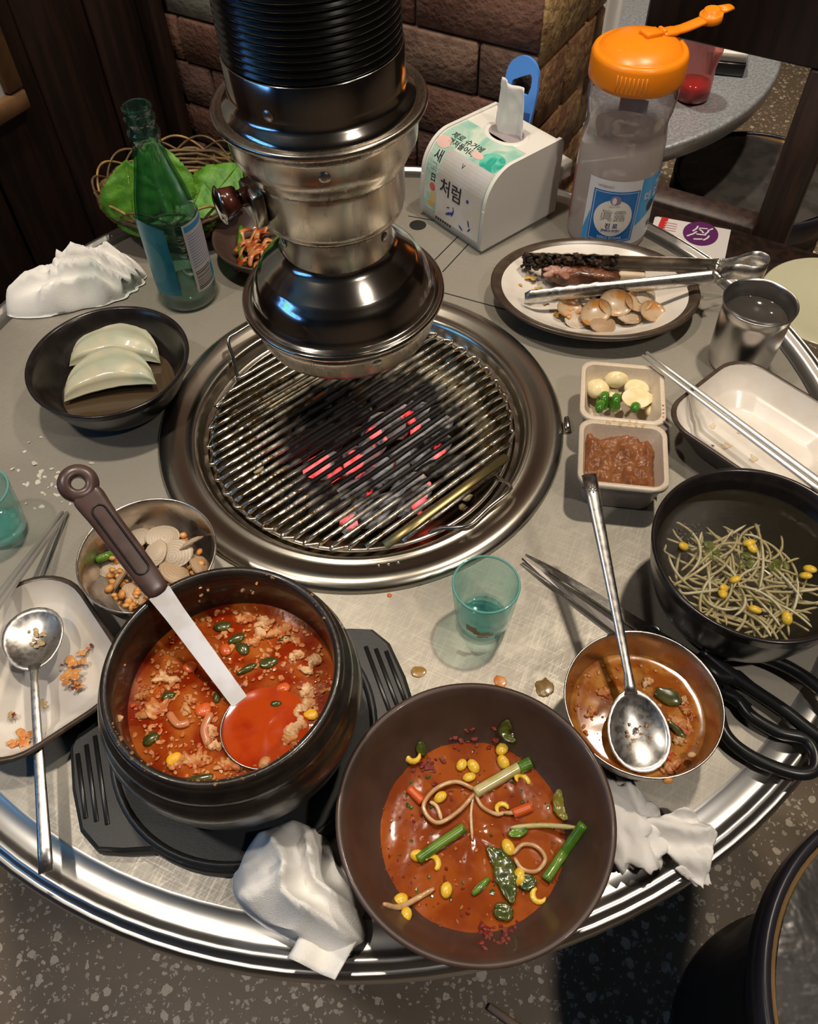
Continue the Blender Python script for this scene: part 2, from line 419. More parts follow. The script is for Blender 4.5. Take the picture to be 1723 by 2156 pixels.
struct(me('floor', box(520, 520, 4, c=(0, 0, -2)), 'terrazzo', loc=(20, 20, -TH), smooth=False))
struct(me('ceiling', box(520, 520, 4, c=(0, 0, 2)), 'ceil', loc=(20, 20, 170), smooth=False))

def strip_wall(name, p0, p1, z0, z1, thick, mat):
    """slab from p0 to p1 (xy) whose face lies on that line, body on the left-hand side of p0->p1"""
    d = Vector((p1[0]-p0[0], p1[1]-p0[1], 0)); L = d.length; a = math.atan2(d.y, d.x)
    return me(name, box(L, thick, z1-z0, c=(L/2, thick/2, (z0+z1)/2)), mat, loc=(p0[0], p0[1], 0), rot=(0, 0, a), smooth=False)

# brick wall behind the table: mortar slab with bricks standing proud
LCORN = CORN - WD*62.5                        # inner corner where the brick meets the timber panelling
wb = struct(strip_wall('wall_back', LCORN + WN*.8, CORN + WN*.8 - WD*.6, -TH, 170, 9, 'mortar'))
rr = rnd(4)
CH = 6.62
brick_src = {}
def brick(parent, x0, x1, z0, z1, mat, face_y, depth=1.6, seed=0):
    g = .28; w, h = x1-x0-g, z1-z0-g
    key = (round(w, 1), round(h, 1), mat.name)
    if key not in brick_src:
        v, f = box(w, depth, h, bev=.28, seg=1)
        o = me('brick', (v, f), mat, parent, ((x0+x1)/2, face_y+depth/2, (z0+z1)/2)); brick_src[key] = o
    else:
        o = inst(brick_src[key], 'brick', parent, ((x0+x1)/2, face_y+depth/2, (z0+z1)/2))
    return o
row = 0
z = 7.2 - CH*9
while z < 100:
    x = -0.0; off = [0, 9, 4.5][row % 3]
    xs = [0.0]
    c = off if off else 18.0
    while c < 62.0: xs.append(c); c += 18.0
    xs.append(62.0)
    for a, b in zip(xs[:-1], xs[1:]):
        mt = BR[rr.choice((0, 0, 1, 2))]
        if row % 6 == 3 and a < 1: mt = BRG
        fy = -.8 + rr.choice((0, .12, .25, .35))
        brick(wb, a, b, z, z+CH, mt, fy-.0)
    z += CH; row += 1
# the pillar's right-hand return with ochre stones
RD = WN.copy(); PEND = CORN + RD*21.2
wr = struct(strip_wall('wall_right', PEND + WD*(-.8), CORN + RD*.6 + WD*(-.8), -TH, 170, 4, 'mortar'))
wr.location = Vector((CORN.x + RD.x*.6 - WD.x*.8, CORN.y + RD.y*.6 - WD.y*.8, TH))*.01
wr.rotation_euler = (0, 0, math.atan2(RD.y, RD.x))
row = 0; z = 4.0 - 8.2*9
while z < 100:
    xs = [0, 8.5 if row % 2 else 14.5, 20.6]
    for a, b in zip(xs[:-1], xs[1:]):
        brick(wr, a, b, z, z+8.2, BRY[rr.randrange(2)], -.8 + rr.choice((0, .2, .4)))
    z += 8.2; row += 1
# torn white poster corner on the return
pp = CORN + RD*17.5
o = me('poster', grid(6, 10, lambda u, w: ((u*5.4 + .5*nz(u*3, w*5, 1)) - 1.6*(1-w)*(1-u), -1.5 - .25*nz(u*2, w*3, 5), 4 + w*30 + .8*nz(u*4, w*2, 9))), 'paper',
       loc=(pp.x, pp.y, 0), rot=(0, 0, math.atan2(RD.y, RD.x)))
solid(o, .05); tag(o, 'torn white paper pasted on the ochre stone pillar', 'paper')

# dark timber panelling on the left, with vertical boards
LD = -WN
wl = struct(strip_wall('wall_left', LCORN + LD*100, LCORN, -TH, 170, 10, 'wood'))
wl.location = Vector((LCORN.x, LCORN.y, TH))*.01; wl.rotation_euler = (0, 0, math.atan2(LD.y, LD.x) + math.pi)
wl.data.clear_geometry(); v, f = box(100, 8, 242, c=(-50, 5.2, 49)); wl.data.from_pydata([(a[0]*.01, a[1]*.01, a[2]*.01) for a in v], [], f)
pl = me('plank', box(11.2, 1.4, 240, bev=.25, seg=1), 'wood', wl, (-6, .6, 49))
for k in range(1, 8): inst(pl, 'plank', wl, (-6-11.5*k, .6 + .25*(k % 2), 49))
struct(me('trim_1', box(3.2, 2.6, 240, bev=.3, seg=1), 'wood', loc=(LCORN.x - WN.x*1.6 + WD.x*1.6, LCORN.y - WN.y*1.6 + WD.y*1.6, 49), rot=(0, 0, AW)))
# framed glass picture on the panelling
LWN = WD.copy(); lwd = LWN.dot(LCORN + LD*20) - 0
a0 = onplane(56, 222, LWN, lwd + .5); 
fr = thing('framed_picture', 'pale picture in a tan wooden frame on the dark panelling at the left edge', 'picture', (a0.x, a0.y, a0.z), (0, 0, math.atan2(LD.y, LD.x)))
FWd, FHt = 34, 44
for nm, bx in (('frame_bottom', box(FWd, 2.0, 2.6, .3, 1, (FWd/2, .2, 1.3))), ('frame_top', box(FWd, 2.0, 2.6, .3, 1, (FWd/2, .2, FHt-1.3))),
               ('frame_side', box(2.6, 2.0, FHt-5.4, .3, 1, (1.3, .2, FHt/2))), ('frame_side', box(2.6, 2.0, FHt-5.4, .3, 1, (FWd-1.3, .2, FHt/2)))):
    me(nm, bx, 'woodtan', fr)
me('mount', box(FWd-5, .6, FHt-5, 0, 1, (FWd/2, -.1, FHt/2)), M('mount_card', (.42, .42, .40), .5), fr, smooth=False)
me('print', box(FWd-13, .3, FHt-13, 0, 1, (FWd/2, .4, FHt/2)), M('print_grey', (.24, .26, .27), .3), fr, smooth=False)

# far walls of the room (lit dimly, seen only in reflections)
struct(strip_wall('wall_far_left', (-235, -240), (-235, 60), -TH, 170, 5, 'plaster'))
struct(strip_wall('wall_behind', (280, -230), (-240, -230), -TH, 170, 5, 'plaster'))
struct(strip_wall('wall_far_right', (275, 270), (275, -240), -TH, 170, 5, 'plaster'))
struct(strip_wall('wall_far_back', (-30, 270), (280, 270), -TH, 170, 5, 'plaster'))

# ------------------------------------------------------------------ ceiling lamps
for i, (x, y, zz, pw, rad, colr) in enumerate(LAMPS):
    nm = ['nearest the brick pillar', 'above the exhaust hose', 'added to brighten the neighbouring table', 'added to light the front left of the room', 'above the black rear stool', 'above the front right stool'][i]
    t = thing('ceiling_spotlight', 'small warm ceiling spotlight ' + nm, 'lamp', (x, y, zz), group='ceiling spotlights')
    me('housing', lathe([(rad+.4, -.2), (rad+1.2, -.2), (rad+1.2, 170-zz-.05), (rad+.4, 170-zz-.05)], 24, closed=True), 'black', t)
    ld = bpy.data.lights.new('spot_bulb', 'AREA'); ld.shape = 'DISK'; ld.size = rad*2*.01; ld.energy = pw; ld.color = colr; ld.spread = math.radians(150)
    lo = bpy.data.objects.new('bulb', ld); COL.objects.link(lo); lo.parent = t; lo.location = (0, 0, .002)
# neon tubes on the far left wall (their blue and green reflections show in the metal)
for nm, colr, pts, st, lab in (('neon_tube', (.12, .35, 1), [(0, -60, 0), (0, 60, 0), (0, 60, 26), (0, -60, 26)], 26, 'long blue neon tube on the wall left of the table'),
                      ('neon_tube', (.25, 1, .35), [(0, -34, 7), (0, 34, 7), (0, 34, 18), (0, -34, 18)], 7, 'green neon tube inside the blue neon outline')):
    p = smooth_path(pts, 10, closed=True)
    o = me(nm, tube(p, 1.0, 8, closed=True), M('neon_'+lab[:5], colr, .4, emit=colr, estr=st), loc=(-231, -70, 88)); tag(o, lab, 'neon light')

# ------------------------------------------------------------------ timber partition with an opening (right, behind the table)
PD = WN.dot(PEND) + 0
def pln(px, py): return onplane(px, py, WN, PD)
def along(p): return WD.dot(p - PEND)
ar = math.atan2(WD.y, WD.x)
part = thing('timber_partition', 'dark timber frame partition with an open window toward the next table', 'partition', (PEND.x, PEND.y, 0), (0, 0, ar))
zb = pln(1600, 122).z; zr = pln(1480, 452).z
s0 = along(pln(1690, 300))-2.2; s1 = s0+4.8
me('top_beam_light_block', box(s1-5.5+26, 5, 110, .3, 1, ((s1+26+5.5)/2, 2.5, zb+55)), 'wood', part)  # unseen upper height added to keep rear lamp light off the table
me('post', box(s1-s0, 5, TH+zb, .3, 1, ((s0+s1)/2, 2.4, (zb-TH)/2)), 'wood', part)
me('lower_rail', box(s0-.2, 4.6, 9, .3, 1, (s0/2+.3, 2.5, zr-4.5)), 'wood', part)
me('lower_panel', box(s0-.4, 2, TH+zr-9, .1, 1, (s0/2+.3, 3, (zr-9-TH)/2)), 'wood', part)

# ================================================================== TABLE, GRILL, HOOD
TC = (.95, -1.25)
tb = thing('round_table', 'round stainless steel barbecue table with a rolled rim and centre grill', 'table', (*TC, -TH))
ox, oy = -TC[0], -TC[1]
def table_top():
    # flat annulus around the (slightly off-centre) grill hole, then the pressed rim
    seg = 128; v, f = [], []
    inner = [(ox+19.2*math.cos(2*math.pi*i/seg), oy+19.2*math.sin(2*math.pi*i/seg), 0) for i in range(seg)]
    rings = [inner]
    for r, zz in ((30, 0), (38, 0), (44.5, 0), (44.75, -.06), (45.0, -.22), (46.2, -.30), (46.5, -.22), (46.75, .05), (47.0, .12), (47.25, .02), (47.45, -.35), (47.6, -.42), (47.8, -.35), (48.0, -.5), (48.1, -.9), (48.1, -2.0), (47.9, -2.3), (47.3, -2.4)):
        rings.append([(r*math.cos(2*math.pi*i/seg), r*math.sin(2*math.pi*i/seg), zz) for i in range(seg)])
    for R in rings: v += R
    fm = []
    for k in range(len(rings)-1):
        for i in range(seg):
            j = (i+1) % seg; f.append((k*seg+i, k*seg+j, (k+1)*seg+j, (k+1)*seg+i)); fm.append(0 if k < 3 else 1)
    return v, f, fm
me('tabletop', table_top(), ['steel_table', 'steel_rim'], tb, (0, 0, TH), sharp=50)
me('apron', lathe([(46.9, -2.35), (46.9, -5), (20.5, -5.2), (20.5, -3.5)], 64), 'steel_rim', tb, (0, 0, TH))
me('pedestal', lathe([(20.4, TH-5.2), (20.4, 2), (22, 1.6), (22, 0), (0, 0)], 48), 'black', tb)
# removable cover strip seams and the hole in the tabletop
dk = M('seam_dark', (.01, .009, .008), .8)
def seam(p, q, w=.12):
    a, b = at(*p), at(*q); d = (b-a)
    o = me('seam', box(d.length, w, .06), dk, tb, ((a.x+b.x)/2-TC[0], (a.y+b.y)/2-TC[1], TH+.012), (0, 0, math.atan2(d.y, d.x)), smooth=False)
seam((915, 548), (985, 478)); seam((932, 573), (1000, 500)); seam((936, 617), (1105, 663)); seam((860, 455), (1000, 480), .1)
h = at(880, 474); me('screw_hole', lathe([(0, .03), (.95, .03), (1.05, 0)], 24), dk, tb, (h.x-TC[0], h.y-TC[1], TH))
h = at(1376, 1330); me('rivet', lathe([(0, .10), (.25, .10), (.32, .02), (.55, .02), (.6, .09), (.68, .0)], 20), 'steel_rim', tb, (h.x-TC[0], h.y-TC[1], TH))

gr = thing('grill_ring', 'wide polished steel ring set into the table around the grate', 'grill ring', (0, 0, 0))
me('flange', lathe([(20.0, .0), (20.05, .25), (19.8, .55), (19.3, .78), (18.7, .80), (18.1, .62), (17.6, .34), (17.2, .24), (16.9, .34), (16.7, .40), (16.45, .28), (16.2, -.2), (16.0, -.9), (15.8, -1.05), (15.45, -1.1)], 128), 'steel_ring', gr)
pit = M('firepot_grease', (.30, .25, .14), .3, .9, col2=(.06, .045, .025), scale=22, rough2=.5, distort=1.0)
me('fire_pot', lathe([(15.5, -1.1), (15.3, -1.6), (14.6, -3.6), (12.6, -4.4), (11.6, -4.5), (11.2, -7.5), (10, -9.2), (0, -9.4)], 96), pit, gr)
tb_ = me('tab', box(.5, 1.6, .9, .15, 1), 'steel_ring', gr, (20.15, -3.2, .5), (0, 0, -.1))
rv = me('rivet', lathe([(0, .14), (.12, .12), (.2, 0)], 12), 'steel_ring', gr, (0, 0, 0))
rv.location = Vector((17.4*math.cos(1.05), 17.4*math.sin(1.05), .28))*.01
for k, a in enumerate((1.10, 1.15, 1.20, 1.25, 1.30, -1.55, -1.5, -1.45)):
    inst(rv, 'rivet', gr, (17.4*math.cos(a), 17.4*math.sin(a), .28))

# wire grate: one zig-zag of rods on a hoop, charred in the middle
def grate_mat():
    m = M('grate_wire', (.62, .57, .50), .24, 1.0); nt = m.node_tree; N = nt.nodes; L = nt.links; b = N['Principled BSDF']
    tc = N.new('ShaderNodeTexCoord'); ge = N.new('ShaderNodeNewGeometry')
    mp = N.new('ShaderNodeMapping'); mp.inputs['Location'].default_value = (0, 0, -TH*.01); L.new(ge.outputs['Position'], mp.inputs[0])
    nzn = N.new('ShaderNodeTexNoise'); nzn.inputs['Scale'].default_value = 40; nzn.inputs['Detail'].default_value = 6; L.new(mp.outputs[0], nzn.inputs['Vector'])
    ln = N.new('ShaderNodeVectorMath'); ln.operation = 'DISTANCE'; ln.inputs[1].default_value = (.012, -.012, 0); L.new(mp.outputs[0], ln.inputs[0])
    ad = N.new('ShaderNodeMath'); ad.operation = 'MULTIPLY_ADD'; ad.inputs[1].default_value = .12; L.new(nzn.outputs[0], ad.inputs[0]); L.new(ln.outputs['Value'], ad.inputs[2])
    mr = N.new('ShaderNodeMapRange'); mr.inputs[1].default_value = .138; mr.inputs[2].default_value = .180; L.new(ad.outputs[0], mr.inputs[0])
    n2 = N.new('ShaderNodeTexNoise'); n2.inputs['Scale'].default_value = 160; n2.inputs['Detail'].default_value = 3; L.new(mp.outputs[0], n2.inputs['Vector'])
    mb = N.new('ShaderNodeMapRange'); mb.inputs[1].default_value = .52; mb.inputs[2].default_value = .66; L.new(n2.outputs[0], mb.inputs[0])
    m0 = N.new('ShaderNodeMix'); m0.data_type = 'RGBA'; m0.inputs[6].default_value = (.80, .76, .68, 1); m0.inputs[7].default_value = (.46, .30, .14, 1); L.new(mb.outputs[0], m0.inputs[0])
    mx = N.new('ShaderNodeMix'); mx.data_type = 'RGBA'; mx.inputs[6].default_value = (.018, .014, .012, 1); L.new(m0.outputs[2], mx.inputs[7]); L.new(mr.outputs[0], mx.inputs[0])
    L.new(mx.outputs[2], b.inputs['Base Color']); L.new(mr.outputs[0], b.inputs['Metallic'])
    r2 = N.new('ShaderNodeMapRange'); r2.inputs[3].default_value = .55; r2.inputs[4].default_value = .22; L.new(mr.outputs[0], r2.inputs[0]); L.new(r2.outputs[0], b.inputs['Roughness'])
    bp = N.new('ShaderNodeBump'); bp.inputs['Strength'].default_value = .5; bp.inputs['Distance'].default_value = .0015; L.new(n2.outputs[0], bp.inputs['Height']); L.new(bp.outputs[0], b.inputs['Normal'])
    return m
MT['grate'] = grate_mat()
gt = thing('wire_grate', 'round wire grill grate with parallel rods charred black in the middle', 'grill grate', (0, 0, 0))
GA = math.radians(35.5); gx = Vector((math.cos(GA), math.sin(GA), 0)); gy = Vector((-math.sin(GA), math.cos(GA), 0))
GR = 14.9; ends = []; k = 0; d = -11.75
rr = rnd(2)
while d < 13.9:
    hl = math.sqrt(GR**2-d*d)
    pts = []
    for i in range(13):
        s = -hl+2*hl*i/12
        pts.append(gx*s + gy*(d + .06*nz(s*.12, d, 3)) + Vector((0, 0, -.35 - .10*max(0, 1-abs(s)/9) * rr.random())))
    me('rod', tube(pts, .25, 8), 'grate', gt); ends.append((hl, d)); d += 1.02
me('rod', tube([gx*s + gy*(-12.75) + Vector((0, 0, -.4)) for s in (-7.8, -3, 2, 7.8)], .5, 8, flat=.35, up=(0, 0, 1)), M('greasy_strip', (.45, .36, .16), .35, .9), gt)
me('rod', tube([gx*s + gy*(-13.5) + Vector((0, 0, -.35)) for s in (-6.3, 6.3)], .18, 8), 'grate', gt)
for i in range(len(ends)-1):
    sg = 1 if i % 2 == 0 else -1
    (h0, d0), (h1, d1) = ends[i], ends[i+1]
    p = [gx*sg*h0+gy*d0, gx*sg*(h0+.35)+gy*(d0+.25), gx*sg*(h1+.35)+gy*(d1-.25), gx*sg*h1+gy*d1]
    me('bend', tube([q+Vector((0, 0, -.35)) for q in smooth_path(p, 3)], .21, 6), 'grate', gt)
me('hoop', tube([(15.0*math.cos(a*math.pi/48), 15.0*math.sin(a*math.pi/48), -.72) for a in range(96)], .22, 8, closed=True), 'wire', gt)
for hp in ([(905, 1122, -.5), (930, 1112, .1), (985, 1106, .8), (1030, 1068, 1.0), (1076, 1028, 1.0), (1052, 1008, -.3), (1045, 1000, -.6)],
           [(505, 800, -.6), (500, 790, -.3), (490, 750, 1.2), (481, 716, 2.4), (500, 700, 2.6), (560, 668, 2.4), (590, 690, .5), (605, 715, -.6)]):
    me('handle', tube(smooth_path([at(*q) for q in hp], 4), .2, 8), 'wire', gt)

# charcoal
def coal_mat():
    m = M('glowing_charcoal', (.02, .018, .017), .9); nt = m.node_tree; N = nt.nodes; L = nt.links; b = N['Principled BSDF']
    tc = N.new('ShaderNodeTexCoord'); oi = N.new('ShaderNodeObjectInfo')
    va = N.new('ShaderNodeVectorMath'); va.operation = 'ADD'; L.new(tc.outputs['Object'], va.inputs[0])
    cm = N.new('ShaderNodeCombineXYZ'); L.new(oi.outputs['Random'], cm.inputs[0]); L.new(oi.outputs['Random'], cm.inputs[1]); L.new(cm.outputs[0], va.inputs[1])
    n1 = N.new('ShaderNodeTexNoise'); n1.inputs['Scale'].default_value = 45; n1.inputs['Detail'].default_value = 5; L.new(va.outputs[0], n1.inputs[0])
    ash = N.new('ShaderNodeMapRange'); ash.inputs[1].default_value = .38; ash.inputs[2].default_value = .52; L.new(n1.outputs[0], ash.inputs[0])
    mx = N.new('ShaderNodeMix'); mx.data_type = 'RGBA'; mx.inputs[6].default_value = (.03, .026, .025, 1); mx.inputs[7].default_value = (.55, .55, .58, 1); L.new(ash.outputs[0], mx.inputs[0]); L.new(mx.outputs[2], b.inputs['Base Color'])
    n2 = N.new('ShaderNodeTexNoise'); n2.inputs['Scale'].default_value = 26; n2.inputs['Detail'].default_value = 4; L.new(va.outputs[0], n2.inputs[0])
    gl = N.new('ShaderNodeMapRange'); gl.inputs[1].default_value = .60; gl.inputs[2].default_value = .68; L.new(n2.outputs[0], gl.inputs[0])
    ml = N.new('ShaderNodeMath'); ml.operation = 'MULTIPLY'; ml.inputs[1].default_value = 2.6; L.new(gl.outputs[0], ml.inputs[0])
    b.inputs['Emission Color'].default_value = (1, .05, .05, 1); L.new(ml.outputs[0], b.inputs['Emission Strength'])
    bp = N.new('ShaderNodeBump'); bp.inputs['Strength'].default_value = .8; bp.inputs['Distance'].default_value = .004; L.new(n1.outputs[0], bp.inputs['Height']); L.new(bp.outputs[0], b.inputs['Normal'])
    return m
MT['coal_hot'] = coal_mat(); MT['coal_hot'].cycles.emission_sampling = 'NONE'
MT['coal'] = M('black_charcoal', (.018, .016, .015), .85, col2=(.10, .095, .09), scale=60, ramp=(.5, .7), bump=.8, bscale=80, bdist=.004)
rr = rnd(11)
coals = []
cc = [(1.5, -4.5, 1), (5.0, -2.0, 1), (-1.5, -7.0, 1), (4.0, -6.5, 1), (7.2, .8, 1), (-4.0, -3.2, 1), (1.0, -.2, 1), (-3.5, .6, 0), (4.2, 2.4, 1), (7.6, -4.0, 0), (-6.0, -6.0, 0), (-6.5, -.5, 0), (-1.0, 3.8, 0), (-5.2, 4.0, 0), (2.8, 6.4, 0), (6.6, 5.2, 0), (1.0, -9.3, 1), (-2.0, 7.6, 0), (3.0, -3.4, 1), (6.4, -2.4, 1), (-.8, -2.4, 1), (2.4, 1.6, 1), (5.8, 2.6, 1), (-1.2, -9.0, 1), (4.4, -8.2, 1), (-3.6, -8.0, 0), (8.6, 2.6, 0)]
for i, (x, y, hot) in enumerate(cc):
    vf = blob(2.3+rr.random()*.7, 1.35+rr.random()*.4, 1.2+rr.random()*.3, .28, .7, i+3, 2)
    o = me('charcoal', vf, 'coal_hot' if hot else 'coal', loc=(x, y, -3.4+rr.random()*.8), rot=(rr.random()*.6-.3, rr.random()*.5-.25, GA+.9*(rr.random()-.5)), smooth=False)
    tag(o, 'ash-grey charcoal lump with a red glow under the grate' if hot else 'dead black charcoal lump at the edge of the fire', 'charcoal', 'glowing charcoal' if hot else 'black charcoal')
for i, (x, y) in enumerate(((-3, -4), (2, -2.5), (4.5, -4.2), (0, 2), (-4, 3), (5, 3.5), (1, -7), (6.5, -1.5))):
    o = me('charcoal', blob(3, 2, 1.6, .25, .6, i+40, 2), 'coal', loc=(x, y, -6.9), rot=(0, 0, i), smooth=False)
    tag(o, 'black charcoal lump buried under the glowing pieces', 'charcoal', 'buried charcoal')
# garlic bits fallen in the grease pan
gbm = M('garlic_scrap', (.62, .52, .26), .5, sss=.2)
for i, (px, py) in enumerate(((475, 862), (497, 880), (487, 900), (545, 990), (975, 1077), (985, 1050), (460, 905))):
    q = at(px, py, -3.9)
    tag(me('garlic_scrap', blob(.75, .45, .3, .2, 1, i, 1), gbm, loc=(q.x, q.y, -3.3-.5*(math.hypot(q.x, q.y) < 13)), rot=(0, 0, i*1.3)), 'small pale garlic scrap fallen below the grate', 'garlic', 'garlic scraps under the grate')

# ------------------------------------------------------------------ exhaust hood hanging over the grill
HX, HY = -.476, -.012
hd = thing('exhaust_hood', 'chrome barbecue exhaust hood on a black corrugated hose above the grill', 'exhaust hood', (HX+.36, HY+.12, 0), (.007, -.021, 0))
me('lower_pan', lathe([(7.30, 13.2), (7.45, 13.25), (7.6, 13.6), (8.0, 15.2), (8.15, 16.0), (7.95, 16.0), (7.8, 15.2), (7.35, 13.6), (7.2, 13.4)], 96, closed=True), 'steel_hood2', hd)
me('flange', lathe([(8.15, 15.9), (8.42, 16.05), (8.55, 16.3), (8.5, 16.55), (8.3, 16.65), (8.15, 16.5), (8.0, 16.55), (7.85, 16.75), (7.6, 16.8), (7.6, 16.0)], 96, closed=True), 'steel_hood', hd)
me('dome', lathe([(7.75, 16.7), (7.7, 17.0), (7.55, 17.15), (7.45, 17.5), (7.2, 18.3), (6.75, 19.1), (6.45, 19.35), (6.35, 19.55), (6.2, 19.65), (5.7, 20.2), (4.9, 20.85), (4.5, 21.2), (4.42, 21.6)], 96), 'steel_hood', hd)
me('neck', lathe([(4.45, 21.1), (4.42, 24.1), (4.6, 24.35), (5.0, 24.5)], 80), 'steel_hood2', hd)
me('damper_body', lathe([(4.5, 24.2), (5.2, 24.45), (5.45, 24.6), (5.5, 24.85), (5.45, 25.05), (5.62, 25.25), (5.66, 28.1), (5.75, 28.35), (5.7, 28.6)], 96), 'steel_hood2', hd)
me('upper_drum', lathe([(5.6, 28.4), (5.9, 28.6), (6.05, 28.8), (6.1, 29.0), (6.45, 29.6), (6.72, 30.1), (6.76, 30.5), (6.8, 31.7), (7.1, 32.2), (7.35, 32.35), (7.5, 32.6), (7.5, 32.85), (7.3, 33.0), (7.1, 32.85), (6.95, 32.6), (6.8, 32.6)], 96), 'steel_hood2', hd)
me('collar', lathe([(6.9, 32.5), (6.85, 32.9), (6.6, 33.3), (6.3, 33.55), (6.12, 33.8), (6.06, 34.2), (6.06, 36.5), (5.95, 36.6), (5.85, 36.4), (5.85, 34)], 96), 'steel_hood', hd)
prof = []; zz = 35.6
while zz < 62: prof += [(5.72, zz), (5.95, zz+.12), (5.95, zz+.22), (5.72, zz+.34)]; zz += .46
while zz < 128: prof += [(5.75, zz), (5.95, zz+.6)]; zz += 1.2
me('hose', lathe(prof, 72), 'hose', hd)
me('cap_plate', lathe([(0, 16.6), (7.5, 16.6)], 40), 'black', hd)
scr = me('screw', join(xf(lathe([(0, .12), (.18, .10), (.34, .05), (.4, 0)], 14), rot=(0, math.pi/2, 0)),), M('screw_zinc', (.55, .52, .50), .3, 1.0), hd, (0, 0, 0))
def rim_pt(r, z, deg): a = math.radians(deg); return (r*math.cos(a), r*math.sin(a), z), (0, 0, a)
for k, (r, z, dg) in enumerate(((6.1, 34.6, -122), (6.8, 31.0, -91), (5.68, 26.4, -152), (4.46, 22.9, -155), (4.46, 22.9, -33), (8.0, 15.0, -74))):
    L_, R_ = rim_pt(r, z, dg)
    if k == 0: scr.location = Vector(L_)*.01; scr.rotation_euler = R_
    else: inst(scr, 'screw', hd, L_, R_)
# damper knob on its bracket
ka = math.radians(-158); kd = Vector((math.cos(ka), math.sin(ka), 0)); zk = 27.4
def kp(r, dz=0): return (kd.x*r, kd.y*r, zk+dz)
me('bracket', xf(box(1.0, 3.0, 2.6, .2, 1), kp(6.0, -.6), (0, 0, ka)), 'steel_hood2', hd)
kn = me('knob', join(tube([kp(6.2), kp(7.3)], [.75, .6], 14), tube([kp(7.2), kp(8.4)], [1.05, 1.15], 8)), 'bakelite', hd)
me('knob_cap', xf(lathe([(0, .35), (.9, .3), (1.3, .12), (1.38, 0), (0, -.05)], 28), kp(8.45), (0, math.pi/2, ka)), 'steel_hood', kn)

# ================================================================== THINGS ON THE TABLE
def bowl_prof(r, h, base, t=.35, foot=.5, bulge=.62, flat=None, lip=0.0):
    """outer then inner profile of a bowl, closed"""
    o = [(0, .12), (base*.8, .1), (base*.85, 0), (base, 0), (base*1.02, foot)]
    n = 8; ib = flat if flat else base
    for k in range(1, n+1):
        s = k/n; o.append((base + (r-base)*(s**bulge), foot + (h-foot)*(s**1.25)))
    o += [(r+lip, h-.02), (r+lip, h+.10), (r-t*.5+lip*.5, h+.16), (r-t, h+.02)]
    for k in range(n-1, 0, -1):
        s = k/n; o.append((max(.3, base + (r-base)*(s**bulge) - t), foot + (h-foot)*(s**1.25) + t*.35))
    o += [(ib*.9-t*.5, foot+.32), (ib*.5, foot+.22), (0, foot+.2)]
    return o
def inner_r(prof, z):
    """inner radius of a bowl profile at height z"""
    half = prof[len(prof)//2:]
    for (r0, z0), (r1, z1) in zip(half[:-1], half[1:]):
        if (z0-z)*(z1-z) <= 0 and abs(z0-z1) > 1e-6: return r0+(r1-r0)*(z-z0)/(z1-z0)
    return half[-1][0]
def liquid(name, r, z, mat, parent=None, loc=(0, 0, 0), wave=.02, seed=0, nr=14, seg=64):
    v = [(0, 0, z)]; f = []
    for i in range(1, nr+1):
        for k in range(seg):
            a = 2*math.pi*k/seg; q = r*i/nr
            v.append((q*math.cos(a), q*math.sin(a), z + wave*nz(q*math.cos(a)*1.2+seed, q*math.sin(a)*1.2, seed) + (.05 if i == nr else 0)))
    for k in range(seg): f.append((0, 1+k, 1+(k+1) % seg))
    for i in range(nr-1):
        for k in range(seg):
            l = (k+1) % seg; f.append((1+i*seg+k, 1+(i+1)*seg+k, 1+(i+1)*seg+l, 1+i*seg+l))
    return me(name, (v, f), mat, parent, loc)

MT['egg'] = M('egg_curd', (.58, .26, .09), .4, col2=(.48, .12, .03), scale=120)
MT['egg2'] = M('pale_curd', (.68, .42, .22), .45, col2=(.55, .24, .09), scale=120)
MT['yolk'] = M('yolk_yellow', (.85, .45, .02), .35, sss=.2)
MT['chili_green'] = M('boiled_green_chili', (.045, .050, .010), .25, col2=(.09, .085, .015), scale=120, coat=.5)
MT['onion'] = M('boiled_onion', (.55, .20, .09), .3, sss=.3, coat=.4)
MT['carrot'] = M('red_bit', (.62, .10, .015), .35, coat=.4)
MT['flake'] = M('pepper_flake', (.16, .012, .006), .5)
MT['stewred'] = M('red_stew_broth', (.23, .018, .002), .10, col2=(.40, .10, .014), scale=48, detail=7, ramp=(.42, .64), bump=.12, bscale=150, bdist=.002, spec=.35)
MT['stewclear'] = M('clear_red_broth', (.34, .022, .003), .06, col2=(.44, .05, .006), scale=40)
MT['stewsmall'] = M('orange_stew_broth', (.30, .075, .008), .07, col2=(.46, .19, .035), scale=70, detail=5)
MT['sauce'] = M('red_brown_sauce', (.23, .040, .006), .12, col2=(.32, .070, .009), scale=40, bump=.12, bscale=70, bdist=.003, spec=.4)
MT['sprout'] = M('bean_sprout', (.50, .45, .28), .4, col2=(.58, .52, .35), scale=150, sss=.25)
MT['sproutred'] = M('seasoned_bean_sprout', (.52, .27, .12), .25, col2=(.66, .44, .24), scale=90, sss=.25, coat=.5)
MT['bean'] = M('yellow_soybean', (.80, .48, .03), .3, col2=(.85, .60, .08), scale=200, sss=.2, coat=.4)
MT['scallion'] = M('green_onion', (.06, .16, .012), .25, col2=(.14, .26, .03), scale=100, coat=.5)
MT['scallionpale'] = M('pale_green_onion', (.48, .42, .14), .25, col2=(.58, .50, .24), scale=80, coat=.5)
MT['leafdark'] = M('wilted_leaf', (.035, .06, .010), .22, col2=(.09, .10, .015), scale=90, coat=.6)
